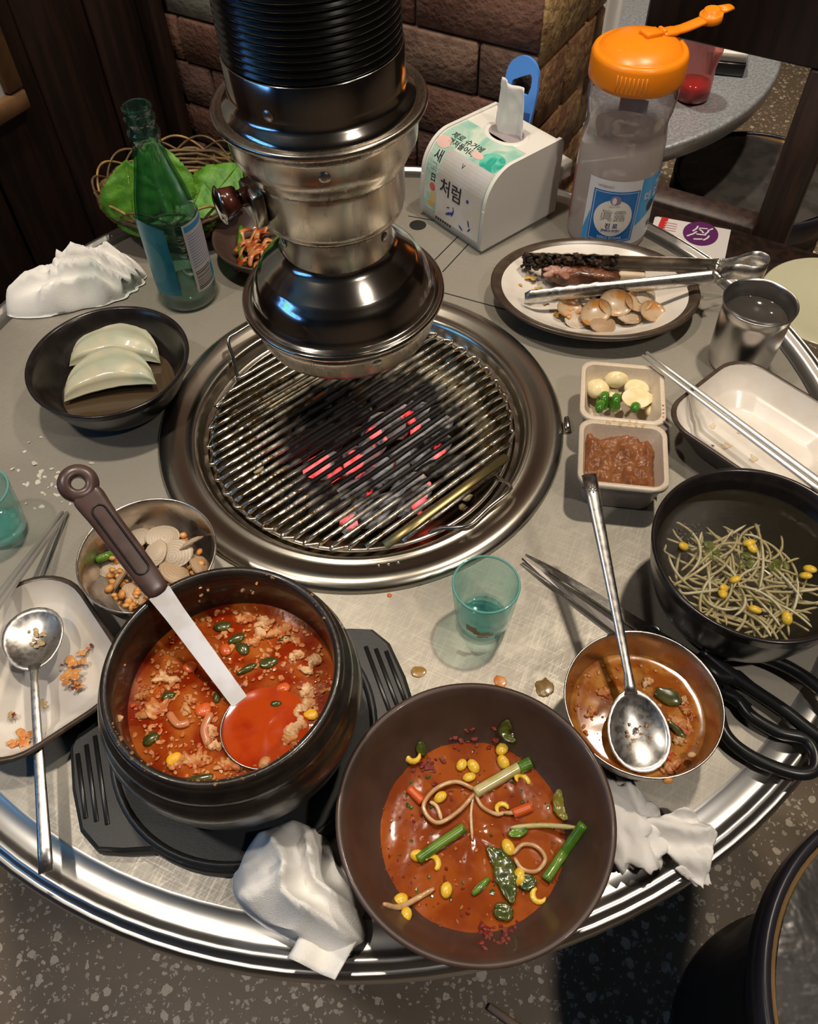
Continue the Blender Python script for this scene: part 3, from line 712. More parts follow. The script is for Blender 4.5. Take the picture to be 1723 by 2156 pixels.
def shell_mat():
    m = M('clam_shell', (.5, .4, .3), .45, bump=.2, bscale=400); nt = m.node_tree; N = nt.nodes; L = nt.links; b = N['Principled BSDF']
    tc = N.new('ShaderNodeTexCoord'); mp = N.new('ShaderNodeMapping'); mp.inputs['Location'].default_value = (0, .004, 0); L.new(tc.outputs['Object'], mp.inputs[0])
    wv = N.new('ShaderNodeTexWave'); wv.wave_type = 'RINGS'; wv.rings_direction = 'Z'; wv.inputs['Scale'].default_value = 130; wv.inputs['Distortion'].default_value = 1.5; wv.inputs['Detail'].default_value = 2; L.new(mp.outputs[0], wv.inputs[0])
    oi = N.new('ShaderNodeObjectInfo'); cr = N.new('ShaderNodeMix'); cr.data_type = 'RGBA'; cr.inputs[6].default_value = (.62, .52, .40, 1); cr.inputs[7].default_value = (.42, .27, .15, 1); L.new(oi.outputs['Random'], cr.inputs[0])
    mx = N.new('ShaderNodeMix'); mx.data_type = 'RGBA'; mx.inputs[7].default_value = (.20, .13, .08, 1); L.new(cr.outputs[2], mx.inputs[6])
    ml = N.new('ShaderNodeMath'); ml.operation = 'MULTIPLY'; ml.inputs[1].default_value = .32; L.new(wv.outputs['Fac'], ml.inputs[0]); L.new(ml.outputs[0], mx.inputs[0]); L.new(mx.outputs[2], b.inputs['Base Color'])
    return m
MT['shell'] = shell_mat()
MT['leafgreen'] = M('soft_green_onion', (.10, .14, .02), .35, col2=(.18, .20, .05), scale=120)
MT['shellin'] = M('clam_shell_inside', (.52, .38, .24), .3, col2=(.50, .22, .05), scale=70, ramp=(.48, .62), coat=.2)
MT['clammeat'] = M('orange_clam_sauce', (.60, .24, .05), .4, col2=(.70, .34, .10), scale=120, coat=.3)

def bits(n, fn, size, mat, seed, name='crumb', parent=None, flat=.5, jag=.35):
    """many small irregular bits joined into one mesh; fn(rng) -> (x, y, z)"""
    r = rnd(seed); P_ = []
    for i in range(n):
        x, y, z = fn(r); s = size*(.5+r.random())
        P_.append(xf(blob(s, s*(.5+.5*r.random()), s*flat, jag, 1.4/size*.4, seed+i, 1), (x, y, z), (r.random()*.8-.4, r.random()*.8-.4, r.random()*6.3)))
    o = me(name, join(*P_)[:2], mat, parent, smooth=jag < .3); o['kind'] = 'stuff'
    return o

# ---- stew pot on its black tray, with ladle
PX, PY = -10.5, -32.0
tr = thing('pot_tray', 'black plastic pot tray with slotted handles under the stew pot', 'tray', (PX-.4, PY+.2, 0), (0, 0, math.radians(14)))
ol = []
for a in range(-36, 37, 100): pass
R0 = 10.2
for k in range(15): a = math.radians(38+104*k/14); ol.append((R0*math.cos(a), R0*math.sin(a)))
ol += [(-10.2, 5.6), (-11.8, 4.9), (-12.7, 3.2), (-12.9, 0), (-12.7, -3.2), (-11.8, -4.9), (-10.2, -5.6)]
for k in range(15): a = math.radians(218+104*k/14); ol.append((R0*math.cos(a), R0*math.sin(a)))
ol += [(10.2, -5.6), (11.8, -4.9), (12.7, -3.2), (12.9, 0), (12.7, 3.2), (11.8, 4.9), (10.2, 5.6)]
me('base', prism(ol, 0.0, 1.5, .3), 'blacksoft', tr, sharp=40)
me('ring_lip', lathe([(9.4, 1.4), (9.6, 1.9), (9.9, 1.95), (10.1, 1.4)], 64), 'blacksoft', tr)
for s in (-1, 1):
    for k in range(3): me('slot', box(.35, 7.0-1.6*k*.6, .12, .05, 1), 'black', tr, (s*(10.75+.7*k), 0, 1.52))
pot = thing('stew_pot', 'black glazed earthenware pot full of red stew', 'pot', (PX, PY, 1.0))
me('body', lathe([(0, .2), (5.8, .2), (6.0, .6), (7.2, 2.2), (8.5, 5.0), (8.95, 7.6), (8.7, 8.9), (8.3, 9.4), (8.45, 9.7), (8.3, 10.1), (7.95, 10.4), (7.95, 11.0), (7.8, 11.3), (7.5, 11.35), (7.3, 11.1), (7.15, 10.0), (7.2, 8.0), (7.0, 5), (5.5, 2), (0, 1.4)], 96), 'stone', pot)
crust = M('dried_stew_crust', (.30, .17, .07), .9, col2=(.16, .08, .03), scale=150)
def rimfn(r):
    a = math.radians(200+110*r.random() if r.random() < .75 else 20+50*r.random()); q = 7.35+.35*r.random(); return (q*math.cos(a), q*math.sin(a), 11.25)
bits(70, rimfn, .14, crust, 5, 'dried_crust', pot, .5)
def wallfn(r):
    a = math.radians(60+200*r.random()); return (7.1*math.cos(a), 7.1*math.sin(a), 8.9+1.6*r.random())
bits(16, wallfn, .2, 'egg2', 8, 'stuck_egg_bit', pot, .5)
SZ = 8.3                                  # level of the stew above the table
st = thing('red_stew', 'spicy red stew with egg curds and green chili in the black pot', 'stew', (PX, PY, 0))
liquid('broth', 7.18, SZ, 'stewred', st, wave=.03)
def px_in(px, py, z, c): q = at(px, py, z); return (q.x-c[0], q.y-c[1], z)
PC = (PX, PY)
rr = rnd(21)
def ragged(rx, ry, rz, seed, n=11):
    g = rnd(seed*31+7); P_ = []
    for k in range(n):
        a = g.random()*6.283; q = math.sqrt(g.random())*.8; w = .26+.34*g.random()
        P_.append(xf(blob(rx*w, ry*w*1.2, rz*(.6+.6*g.random()), .55, 1.1/max(.12, rx*w), seed+k, 2), (rx*q*math.cos(a), ry*q*math.sin(a), rz*.3*g.random()), (g.random()*.6-.3, g.random()*.6-.3, g.random()*3)))
    return join(*P_)[:2]
def chunk(name, px, py, rx, ry, rz, mat, c, z, parent, rot=0, amp=.35, seed=0, fr=1.2):
    x, y, zz = px_in(px, py, z, c)
    return me(name, blob(rx, ry, rz, amp, fr, seed, 3), mat, parent, (x, y, zz), (0, 0, rot))
for i, (px, py, rx, ry, mt, ro) in enumerate(((555, 1315, 1.0, .45, 'egg2', 1.1), (350, 1430, 1.1, .35, 'egg2', -.5), (330, 1490, 1.3, .4, 'egg', .4), (440, 1545, .7, .3, 'egg2', 1.3),
        (625, 1380, .5, .4, 'egg2', .2), (655, 1400, .9, .4, 'egg2', .7), (650, 1455, .6, .5, 'egg2', 0), (640, 1490, .8, .6, 'egg2', 1), (625, 1530, .9, .55, 'egg2', .6), (608, 1560, .6, .4, 'egg', .2),
        (590, 1330, .8, .4, 'egg', .3), (610, 1350, .7, .4, 'egg', -.4), (470, 1610, .9, .35, 'egg', .1), (520, 1300, .7, .4, 'egg', 0), (420, 1600, 1.1, .35, 'egg', -.2), (370, 1610, .7, .3, 'egg', .4), (400, 1480, .8, .3, 'egg', .9), (300, 1465, .5, .3, 'egg', .3), (540, 1350, .7, .35, 'egg', .4), (455, 1570, .5, .3, 'egg2', 0))):
    x, y, zz_ = px_in(px, py, SZ+.02, PC); me('egg_curd', ragged(rx*1.0, ry*1.05, .2, i+3), mt, st, (x, y, zz_), (0, 0, ro), smooth=False)
for i, (px, py, rx, ry, ro) in enumerate(((497, 1345, .75, .45, .3), (510, 1365, .65, .5, -.4), (600, 1345, .55, .3, .2), (565, 1395, .8, .55, .3), (455, 1468, .3, .5, .2), (318, 1555, .7, .5, .5), (470, 1318, .8, .5, 0), (355, 1465, .55, .4, .1), (520, 1408, .8, .3, .5), (420, 1640, 1.2, .35, .1), (580, 1482, .45, .3, 0))):
    chunk('green_chili', px, py, rx*.85, ry*.85, .2, 'chili_green', PC, SZ+.08, st, ro, .3, i+60)
for i, (px, py, mt) in enumerate(((598, 1448, 'carrot'), (432, 1495, 'carrot'), (475, 1370, 'carrot'), (655, 1505, 'yolk'), (366, 1598, 'yolk'), (425, 1495, 'carrot'), (400, 1405, 'carrot'), (560, 1605, 'egg'))):
    chunk('vegetable_bit', px, py, .5, .42, .22, mt, PC, SZ+.08, st, i, .3, i+90)
me('onion_slice', tube(smooth_path([px_in(445, 1500, SZ+.12, PC), px_in(430, 1535, SZ+.2, PC), px_in(440, 1570, SZ+.15, PC)], 5), [.15]+[.3]*9+[.12], 8, flat=.5), 'onion', st)
me('onion_slice', tube(smooth_path([px_in(355, 1500, SZ+.08, PC), px_in(375, 1525, SZ+.16, PC), px_in(400, 1520, SZ+.08, PC)], 5), [.15]+[.28]*9+[.12], 8, flat=.5), 'onion', st)
def stewfn(r):
    while True:
        a = r.random()*6.283; q = 6.9*math.sqrt(r.random()); x, y = q*math.cos(a), q*math.sin(a)
        if math.hypot(x-1.9, y+2.2) > 2.9: return (x, y, SZ+.06)
bits(520, stewfn, .16, 'egg', 31, 'egg_crumb', st, .35, .9)
bits(60, stewfn, .14, 'carrot', 32, 'red_crumb', st, .35, .8)

# ladle standing in the stew
ld_ = thing('ladle', 'steel ladle with brown plastic handle standing in the red stew', 'ladle', (0, 0, 0))
E0 = Vector((-19.4, -20.1, 17.9)); E1 = Vector((-10.55, -32.0, 8.9)); dv = (E1-E0); DL = dv.length; dn = dv.normalized()
side = dn.cross(Vector((0, 0, 1))).normalized(); upv = side.cross(dn).normalized()
def lp(s, w=0, h=0): return E0 + dn*s + side*w + upv*h
LH = 10.7
def handle_mesh():
    o = []; n = 20
    stations = [(1.95, .80), (2.1, 1.0), (2.5, 1.1), (3.2, 1.02), (4.5, .92), (7, .95), (9.5, .88), (LH, .82)]
    v, f = [], []
    for s, w in stations:
        ring = [(-w, -.25), (-w, .2), (-w*.75, .42), (w*.75, .42), (w, .2), (w, -.25), (w*.7, -.42), (-w*.7, -.42)]
        v += [lp(s-1.3, a, b) for a, b in ring]
    m = len(stations)
    for i in range(m-1):
        for k in range(8): f.append((i*8+k, i*8+(k+1) % 8, (i+1)*8+(k+1) % 8, (i+1)*8+k))
    f.append(tuple(range(8))[::-1]); f.append(tuple(range((m-1)*8, m*8)))
    return v, f
MT['brownplastic'] = M('brown_handle_plastic', (.060, .034, .030), .3, col2=(.085, .05, .045), scale=60)
subd(me('handle', handle_mesh(), 'brownplastic', ld_), 2)
Mh = Matrix((side, dn, upv)).transposed()
def frame_pts(pts): return [lp(s-1.3, w, h) for w, s, h in pts]
v, f, _ = lathe([(.46, -.3), (.46, .3), (.56, .42), (.75, .46), (1.1, .40), (1.32, .18), (1.36, 0), (1.32, -.2), (1.1, -.42), (.75, -.46), (.56, -.42)], 36, closed=True)
me('hanging_eye', ([lp(1.25-1.3+b*1.0, a, c) for a, b, c in v], f), 'brownplastic', ld_)
gp = rrect(.95, 5.6, .45, 5)
me('grip_groove', tube([lp(6.0-1.3+y, x, .44) for x, y in gp], .07, 6, closed=True), 'black', ld_)
def shank():
    v, f = [], []
    for s, w, t in ((LH-1.6, .80, .16), (LH-1.3, .78, .16), (LH+.2, .70, .15), (DL-.6, .62, .14), (DL+1.0, .60, .13)):
        v += [lp(s, -w, -t), lp(s, -w, t), lp(s, w, t), lp(s, w, -t)]
    for i in range(4):
        for k in range(4): f.append((i*4+k, i*4+(k+1) % 4, (i+1)*4+(k+1) % 4, (i+1)*4+k))
    f += [(3, 2, 1, 0), (16, 17, 18, 19)]
    return v, f
me('shank', shank(), M('satin_shank', (.30, .30, .32), .40, 1.0, col2=(.27, .26, .26), scale=60), ld_, smooth=False)
bc = at(560, 1535, SZ-.1)
vf = lathe([(0, -2.6), (1.4, -2.3), (2.4, -1.4), (2.95, -.2), (3.0, .0), (2.92, .02), (2.85, -.2), (2.3, -1.3), (1.3, -2.15), (0, -2.45)], 48)
me('scoop', xf(vf, (bc.x, bc.y, SZ+.18), (math.radians(-5), math.radians(5), 0)), 'steel', ld_)
liquid('ladled_broth', 2.9, SZ+.13, 'stewclear', st, (bc.x-PX, bc.y-PY, 0), wave=.02, nr=6, seg=40)

# ---- steel bowl of clams, left of the pot
CX, CY = -18.4, -17.4
cb = me('steel_bowl', lathe(bowl_prof(5.6, 5.3, 3.0, .12, .3, .5, lip=.06), 80), 'steel_bowl', loc=(CX, CY, 0)); tag(cb, 'round steel bowl heaped with clams beside the stew pot', 'bowl')
def shell_vf(w=1.6, l=1.25, d=.44, seed=0):
    n, m = 20, 9; v, f, fm = [], [], []
    for side_ in (0, 1):
        for j in range(m+1):
            for i in range(n):
                a = 2*math.pi*i/n; q = j/m
                x = w*q*math.cos(a)*(1+.05*math.sin(a)); y = l*q*math.sin(a) - .25*l*(1-q)
                zz = d*(1-q**2)**.75 + .035*math.sin(q*38)*(1-side_)*q - .09*side_*(1-q*.6)
                v.append((x, y, zz))
    for s in (0, 1):
        o = s*(m+1)*n
        for j in range(m):
            for i in range(n):
                k = (i+1) % n; q = (o+j*n+i, o+j*n+k, o+(j+1)*n+k, o+(j+1)*n+i)
                f.append(q if s == 0 else q[::-1]); fm.append(s)
    o = (m+1)*n
    for i in range(n): k = (i+1) % n; f.append((m*n+i, o+m*n+i, o+m*n+k, m*n+k)); fm.append(0)
    return v, f, fm
rr = rnd(77)
shell0 = None
def shell(x, y, z, rot, sc, label, group):
    global shell0
    if shell0 is None: shell0 = me('clam_shell', shell_vf(), ['shell', 'shellin'], loc=(x, y, z), rot=rot); o = shell0
    else: o = inst(shell0, 'clam_shell', None, (x, y, z), rot)
    o.scale = (sc, sc, sc)
    return tag(o, label, 'clam', group)
for i, (px, py, sc, z, rx, rz) in enumerate(((340, 1125, 1.05, 4.0, .35, .4), (368, 1160, 1.15, 3.9, .5, -.3), (325, 1160, .9, 4.1, .2, 1.2), (400, 1140, .95, 3.9, -.4, .8), (285, 1130, 1.0, 3.7, .3, -.2), (365, 1200, 1.05, 3.6, .6, 2.2), (310, 1205, .9, 3.4, .2, .6), (250, 1220, 1.0, 2.9, -.5, 1.2), (285, 1245, .9, 2.8, .5, 2.6), (420, 1185, .9, 3.4, .8, 1.8), (235, 1190, .9, 2.8, .3, .1))):
    q = at(px, py, z)
    lab = ['largest pale clam on top of the steel bowl heap', 'ridged tan clam in the middle of the steel bowl', 'small white clam next to the ladle handle in the steel bowl', 'grey clam at the right of the steel bowl heap', 'brown clam under the ladle handle at the back of the bowl', 'tan clam at the front right of the steel bowl', 'clam touching the ladle at the front of the steel bowl', 'shaded clam at the left of the steel bowl', 'shaded clam at the bottom front of the steel bowl', 'clam leaning on the right wall of the steel bowl', 'shaded clam at the far left of the steel bowl'][i]
    shell(q.x, q.y, z-.35, (rx*1.3-.35, rr.random()*1.0-.5, rz), sc*.88, lab, 'clams in the steel bowl')
def clamfn(r):
    a = r.random()*6.283; q = 3.9*math.sqrt(r.random()); return (CX+q*math.cos(a), CY+q*math.sin(a), 2.1+.9*r.random()*(q/4)+.5*(q/4))
cs = bits(190, clamfn, .34, 'clammeat', 44, 'clam_sauce_bits', None, .5, .29); tag(cs, 'orange clam meat bits and sauce under the clams', 'clam sauce', kind='stuff')
q = at(222, 1178, 3.2); tag(me('green_onion_piece', tube([(q.x-.7, q.y, 3.2), (q.x+.7, q.y+.4, 3.4)], [.4, .35], 8), 'scallion'), 'bright green onion piece at the left of the clam bowl', 'green onion')

# ---- brown dipping bowl in front with seasoned sprouts
BX, BY = 5.05, -41.1
bp_ = bowl_prof(9.15, 6.0, 4.6, .45, .5, .55, flat=5.2)
tag(me('brown_bowl', lathe(bp_, 112), 'brownbowl', loc=(BX, BY, 0)), 'wide brown bowl with leftover red sauce at the front of the table', 'bowl')
SL = 1.75
sr = inner_r(bp_, SL)+.12
sc_ = thing('sauce_pool', 'shiny red-brown sauce pool in the front brown bowl', 'sauce', (BX, BY, 0))
liquid('sauce', sr, SL, 'sauce', sc_, wave=.07, seed=4)
def inb(px, py, up=.12):
    """point on the sauce or the bowl wall seen at a pixel (local to the world, cm)"""
    z = SL
    for _ in range(14):
        q = at(px, py, z); r = math.hypot(q.x-BX, q.y-BY)
        zz = SL
        if r > sr:
            lo, hi = SL, 6.0
            for _k in range(20):
                m_ = (lo+hi)/2
                if inner_r(bp_, m_) < r: lo = m_
                else: hi = m_
            zz = lo
        z = .5*z+.5*zz
    return Vector((q.x, q.y, z+up))
def flakefn(r):
    a = r.random()*6.283; q = sr*(.2+.85*math.sqrt(r.random())); return (q*math.cos(a), q*math.sin(a), SL+.06+max(0, q-sr)*.8)
bits(90, flakefn, .10, 'flake', 55, 'pepper_flake', sc_, .25, .8)
def shinefn(r):
    a = r.random()*6.283; q = sr*(.98+.12*r.random()); return (q*math.cos(a), q*math.sin(a), SL+.05+max(0, q-sr)*.95)
bits(120, shinefn, .11, 'sauce', 56, 'sauce_drop', sc_, .7, .1)
def leftfn(r):
    a = math.radians(115+120*r.random()); q = sr*(1.0+.22*r.random()**2); return (q*math.cos(a), q*math.sin(a), SL+.06+max(0, q-sr)*.95)
bits(140, leftfn, .07, M('oil_droplet', (.10, .03, .012), .04, coat=.6), 57, 'oil_droplet', sc_, .8, .1)
def shredfn(r):
    a = r.random()*6.283; q = sr*.92*math.sqrt(r.random()); return (q*math.cos(a), q*math.sin(a), SL+.03)
bits(70, shredfn, .16, M('red_shred', (.34, .07, .015), .25, col2=(.42, .15, .04), scale=90), 58, 'seasoning_shred', sc_, .3, .7)
bits(36, shredfn, .14, 'leafdark', 59, 'green_shred', sc_, .25, .7)
def bean_vf(kind):
    if kind == 0: return blob(.50, .36, .26, .08, 1, 1, 2)
    pts = [(.42*math.cos(a), .42*math.sin(a), 0) for a in [(-2.0+4.0*k/8) for k in range(9)]]
    return tube(pts, [.1, .17, .2, .21, .2, .19, .17, .13, .06], 8, flat=.8, up=(0, 0, 1))
bean0 = {}
def bean(p, rot, sc, label, group, cat='bean sprout'):
    kind = 1 if ('curled' in label or 'end of a sprout' in label or 'upper left bowl wall' in label or 'onion stalk end' in label) else 0
    if kind not in bean0: o = me('soybean', bean_vf(kind), 'bean', loc=p, rot=rot); bean0[kind] = o
    else: o = inst(bean0[kind], 'soybean', None, p, rot)
    o.scale = (sc, sc, sc); return tag(o, label, cat, group)
beans = [(870, 1590, 'at the upper left bowl wall'), (972, 1612, 'left of a touching pair near the top of the sauce'), (988, 1638, 'just below the touching pair in the sauce'), (997, 1615, 'right of the touching pair near the top of the sauce'),
         (1057, 1578, 'closest to the wilted leaf at the top'), (1060, 1607, 'under the bean by the top leaf'), (1100, 1645, 'beside the pale onion stalk end'), (927, 1680, 'inside the loop of sprout stem'), (1058, 1705, 'at the end of a sprout right of centre'),
         (880, 1803, 'at the lower end of the left green onion'), (910, 1818, 'curled and reddish beside the left green onion'), (940, 1875, 'alone low in the sauce'), (1135, 1885, 'curled around a red centre at lower right'), (856, 1926, 'lowest on the bowl wall at the left'), (843, 1896, 'above the lowest bean on the left wall'), (1093, 1848, 'below the ring-shaped sprout'), (1070, 1785, 'left of the ring-shaped sprout')]
rr = rnd(13)
for px, py, w in beans: bean(inb(px, py, .16), (rr.random()*.5, rr.random()*.5, rr.random()*6.28), .95+.3*rr.random(), 'yellow soybean head ' + w, 'soybean heads in the front brown bowl')
def ptube(name, pxs, rad, mat, label, cat, group=None, up=.2, n=6, flat=1.0, arch=0.0, fn=None):
    P_ = [(fn or inb)(a, b, up) for a, b in pxs]
    P_ = smooth_path(P_, n); m = len(P_)
    P_ = [p + Vector((0, 0, arch*math.sin(math.pi*i/(m-1)))) for i, p in enumerate(P_)]
    R_ = [rad*(.55+.45*min(1, min(i, m-1-i)/2)) for i in range(m)] if rad < .3 else [rad]*m
    return tag(me(name, tube(P_, R_, 8, flat=flat), mat), label, cat, group)
sg = 'sprout stems in the front brown bowl'
ptube('sprout_stem', [(1005, 1668), (960, 1650), (915, 1668), (892, 1705), (920, 1737), (965, 1712), (1000, 1672)], .16, 'sproutred', 'long sprout stem bent into a loop left of centre in the brown bowl', 'bean sprout', sg, .25, arch=.3)
ptube('sprout_stem', [(1000, 1672), (1015, 1700), (1045, 1716), (1062, 1712)], .15, 'sproutred', 'short sprout stem leaving the knot toward the right', 'bean sprout', sg)
ptube('sprout_stem', [(997, 1675), (992, 1715), (995, 1770)], .12, 'sproutred', 'thin sprout tail hanging straight down from the knot', 'bean sprout', sg, .1)
ptube('sprout_stem', [(1080, 1800), (1100, 1780), (1130, 1785), (1148, 1810), (1130, 1835), (1100, 1832), (1083, 1808)], .155, 'sproutred', 'sprout stem curled into a closed ring at the right of the sauce', 'bean sprout', sg)
ptube('sprout_stem', [(808, 1905), (840, 1912), (875, 1895), (915, 1872)], .19, 'sproutred', 'thick sprout stem lying on the left bowl wall', 'bean sprout', sg)
ptube('sprout_stem', [(905, 1690), (920, 1700), (930, 1728)], .155, 'sproutred', 'stub of sprout inside the stem loop', 'bean sprout', sg)
ptube('sprout_stem', [(1060, 1713), (1090, 1712), (1120, 1695)], .155, 'sproutred', 'sprout stub at the right beside the orange radish', 'bean sprout', sg)
ptube('radish_piece', [(862, 1662), (890, 1690)], .35, 'carrot', 'orange radish sliver at the left edge of the sauce', 'radish', None, .15)
ptube('radish_piece', [(1080, 1715), (1118, 1700)], .38, 'carrot', 'orange radish sliver right of the sprout knot', 'radish', None, .15)
ptube('green_onion_stalk', [(1000, 1672), (1055, 1640), (1098, 1615)], .42, 'scallionpale', 'thick pale green onion stalk across the upper sauce', 'green onion', None, .3)
ptube('green_onion_stalk', [(1092, 1620), (1117, 1608)], .46, 'scallion', 'dark green tip beside the thick pale stalk', 'green onion', None, .3)
ptube('green_onion_stalk', [(880, 1812), (925, 1780), (977, 1745)], .36, 'scallion', 'dark green onion stalk left of centre in the sauce', 'green onion', None, .3)
ptube('green_onion_stalk', [(1148, 1855), (1185, 1800), (1228, 1738)], .36, 'scallion', 'bright green onion stalk leaning on the right bowl wall', 'green onion', None, .3)
ptube('green_onion_stalk', [(1075, 1745), (1140, 1740), (1215, 1745)], .18, 'scallionpale', 'thin pale onion strip pointing at the right wall', 'green onion', None, .25)
ptube('green_onion_stalk', [(995, 1885), (1030, 1850)], .24, 'scallion', 'short thin green onion bit low in the sauce', 'green onion', None, .15)
def leaf_bit(pxs, w, mat, label, seed):
    P_ = smooth_path([inb(a, b, .2) for a, b in pxs], 6); n = len(P_)
    v, f = [], []
    for i, p in enumerate(P_):
        t = (P_[min(i+1, n-1)]-P_[max(0, i-1)]).normalized(); s_ = t.cross(Vector((0, 0, 1))).normalized()
        ww = w*math.sin(math.pi*(i+.6)/(n+.2))
        for k in range(7):
            u = k/6*2-1; v.append(p + s_*(u*ww*(1+.3*nz(i*.5, k, seed))) + Vector((0, 0, .25*nz(i*.6, k*.8, seed+5)+.08)))
    for i in range(n-1):
        for k in range(6): f.append((i*7+k, i*7+k+1, (i+1)*7+k+1, (i+1)*7+k))
    return tag(solid(me('leaf_piece', (v, f), mat), .08), label, 'leaf')
leaf_bit([(1025, 1785), (1055, 1815), (1068, 1860), (1078, 1905)], .75, 'leafdark', 'dark wilted leaf running down the middle right of the sauce', 1)
leaf_bit([(1095, 1870), (1125, 1850)], .55, 'leafdark', 'dark leaf scrap left of the bright green stalk', 2)
leaf_bit([(1175, 1665), (1180, 1700), (1190, 1730)], .55, M('olive_leaf', (.20, .17, .02), .25, coat=.5), 'olive leaf stuck on the right bowl wall', 3)
leaf_bit([(1070, 1520), (1065, 1545), (1085, 1565)], .5, 'leafdark', 'olive leaf scrap at the top of the brown bowl', 4)
leaf_bit([(1040, 1918), (1080, 1925)], .6, 'leafdark', 'dark leaf scrap at the bottom of the sauce', 5)
leaf_bit([(885, 1565), (890, 1595)], .4, 'leafdark', 'dark leaf scrap at the upper left bowl wall', 6)
leaf_bit([(1070, 1760), (1110, 1748)], .35, 'scallion', 'green shred under the thin onion strip', 7)
for cx_, cy_, n_, sd, nm in ((1045, 1965, 30, 61, 'below the sauce'), (985, 1560, 16, 62, 'at the top of the sauce'), (905, 1610, 12, 63, 'at the upper left of the sauce')):
    o = bits(n_, lambda r: tuple(inb(cx_+r.gauss(0, 22), cy_+r.gauss(0, 16), .08)), .2, 'flake', sd, 'chili_flakes', None, .25, .8); tag(o, 'dark red chili flakes ' + nm + ' in the brown bowl', 'chili flakes', kind='stuff')

# ---- black bowl of bean sprout soup at the right
SX, SY = 29.45, -24.4
sp_ = bowl_prof(8.1, 8.0, 4.6, .38, .7, .42, flat=4.6)
tag(me('soup_bowl', lathe(sp_, 96), 'blackbowl', loc=(SX, SY, 0)), 'deep black bowl of clear bean sprout soup at the right edge', 'bowl')
BL = 6.1
MT['clearbroth'] = thin_glass('clear_broth', (.93, .90, .80), .02, 1.5, haze=.07, hazecol=(.42, .36, .22), edge=1.5)
so = thing('clear_broth', 'clear pale broth in the deep black soup bowl', 'soup', (SX, SY, 0))
liquid('broth_surface', inner_r(sp_, BL)+.1, BL, 'clearbroth', so, wave=.006, seed=9)
rr = rnd(91)
def soupbean(p, i):
    pass
C0 = at(1560, 1215, BL)
for i in range(110):
    a = rr.random()*6.283; q = 4.6*math.sqrt(rr.random()); L_ = 3.2+3.2*rr.random(); th = rr.random()*6.283; cv = (rr.random()-.5)*1.6
    x0, y0 = C0.x-SX+q*math.cos(a)*1.05, C0.y-SY+q*math.sin(a)*.95
    pts = []; lim = 6.5
    zb = BL-1.0+.95*rr.random()
    for k in range(9):
        s = k/8-.5; an = th+cv*s*1.4
        x, y = x0+L_*s*math.cos(an), y0+L_*s*math.sin(an); r = math.hypot(x, y)
        if r > lim: x, y = x*lim/r, y*lim/r
        pts.append((SX+x, SY+y, zb+.22*math.sin(3*s+i)))
    o = me('bean_sprout', tube(smooth_path(pts, 2), [.04]+[.10]*4+[.12]*10+[.08, .03], 6), 'sprout')
    tag(o, 'pale stringy bean sprout tangled in the clear soup', 'bean sprout', 'bean sprouts in the black soup bowl')
for px, py, w in ((1578, 1143, 'brightest, at the top'), (1585, 1155, 'paired under the brightest one'), (1548, 1220, 'left of the soup centre'), (1525, 1238, 'upper of the lower left pair'), (1522, 1250, 'lower of the lower left pair'), (1590, 1283, 'by the front rim'), (1658, 1302, 'lowest, at the front right'), (1697, 1212, 'lower of the right edge pair'), (1706, 1198, 'upper of the right edge pair'), (1440, 1150, 'pale, at the far left')):
    q = at(px, py, BL+.1); bean((q.x, q.y, BL+.1), (rr.random()*.6, rr.random()*.6, rr.random()*6.28), .9+.25*rr.random(), 'yellow soybean head floating in the soup, ' + w, 'soybean heads in the soup')
for px, py, w in ((1500, 1160, 'left'), (1575, 1180, 'centre'), (1640, 1190, 'right')):
    q = at(px, py, BL-.1); tag(me('green_onion_slice', ragged(.9, .5, .07, px, 9), 'leafgreen', loc=(q.x, q.y, BL-.2), rot=(.1, .1, px)), 'soft green onion slice at the ' + w + ' of the soup', 'green onion', 'onion slices in the soup')
foam = bits(36, lambda r: (lambda p: (p.x+r.gauss(0, .9), p.y+r.gauss(0, .6), BL+.06))(at(1450, 1130, BL)), .06, M('soup_foam', (.35, .32, .22), .2, sss=.2), 71, 'soup_foam', None, .5, .1); tag(foam, 'fine pale foam bubbles at the left of the soup', 'foam', kind='stuff')

# ---- small steel bowl with stew and its spoon
MX, MY = 18.35, -34.3
mp_ = bowl_prof(5.65, 5.0, 2.9, .12, .3, .5, lip=.05)
tag(me('steel_bowl', lathe(mp_, 80), 'steel_bowl', loc=(MX, MY, 0)), 'small steel bowl with a ladleful of orange stew and a spoon', 'bowl')
ML = 2.8
ms = thing('orange_stew', 'orange stew portion in the small steel bowl at the right', 'stew', (MX, MY, 0))
liquid('broth', inner_r(mp_, ML)+.05, ML, 'stewsmall', ms, wave=.012, seed=3)
MC = (MX, MY)
me('green_chili', blob(1.15, .62, .13, .4, .9, 5, 3), 'chili_green', ms, px_in(1405, 1465, ML+.3, MC), (.2, .1, -.7))
me('green_chili', blob(.85, .25, .10, .4, 1, 6, 3), 'chili_green', ms, px_in(1425, 1535, ML+.25, MC), (.2, .1, -.9))
for i, (px, py, rx, ry, mt, ro) in enumerate(((1435, 1525, 1.1, .4, 'egg', -.9), (1365, 1437, .45, .4, 'egg2', .3), (1270, 1460, .5, .4, 'egg', .2), (1245, 1500, .5, .3, 'egg', .5), (1430, 1560, .4, .3, 'egg2', .1), (1400, 1590, .6, .35, 'carrot', .4), (1410, 1615, .9, .35, 'egg', .2), (1442, 1475, .25, .4, 'egg2', .2), (1450, 1500, .3, .6, 'egg', .4))):
    me('stew_piece', ragged(rx, ry, .2, i+65), mt, ms, px_in(px, py, ML+.05, MC), (0, 0, ro), smooth=False)
def msfn(r):
    a = r.random()*6.283; q = (inner_r(mp_, ML)-.2)*math.sqrt(r.random()); return (q*math.cos(a), q*math.sin(a), ML+.04)
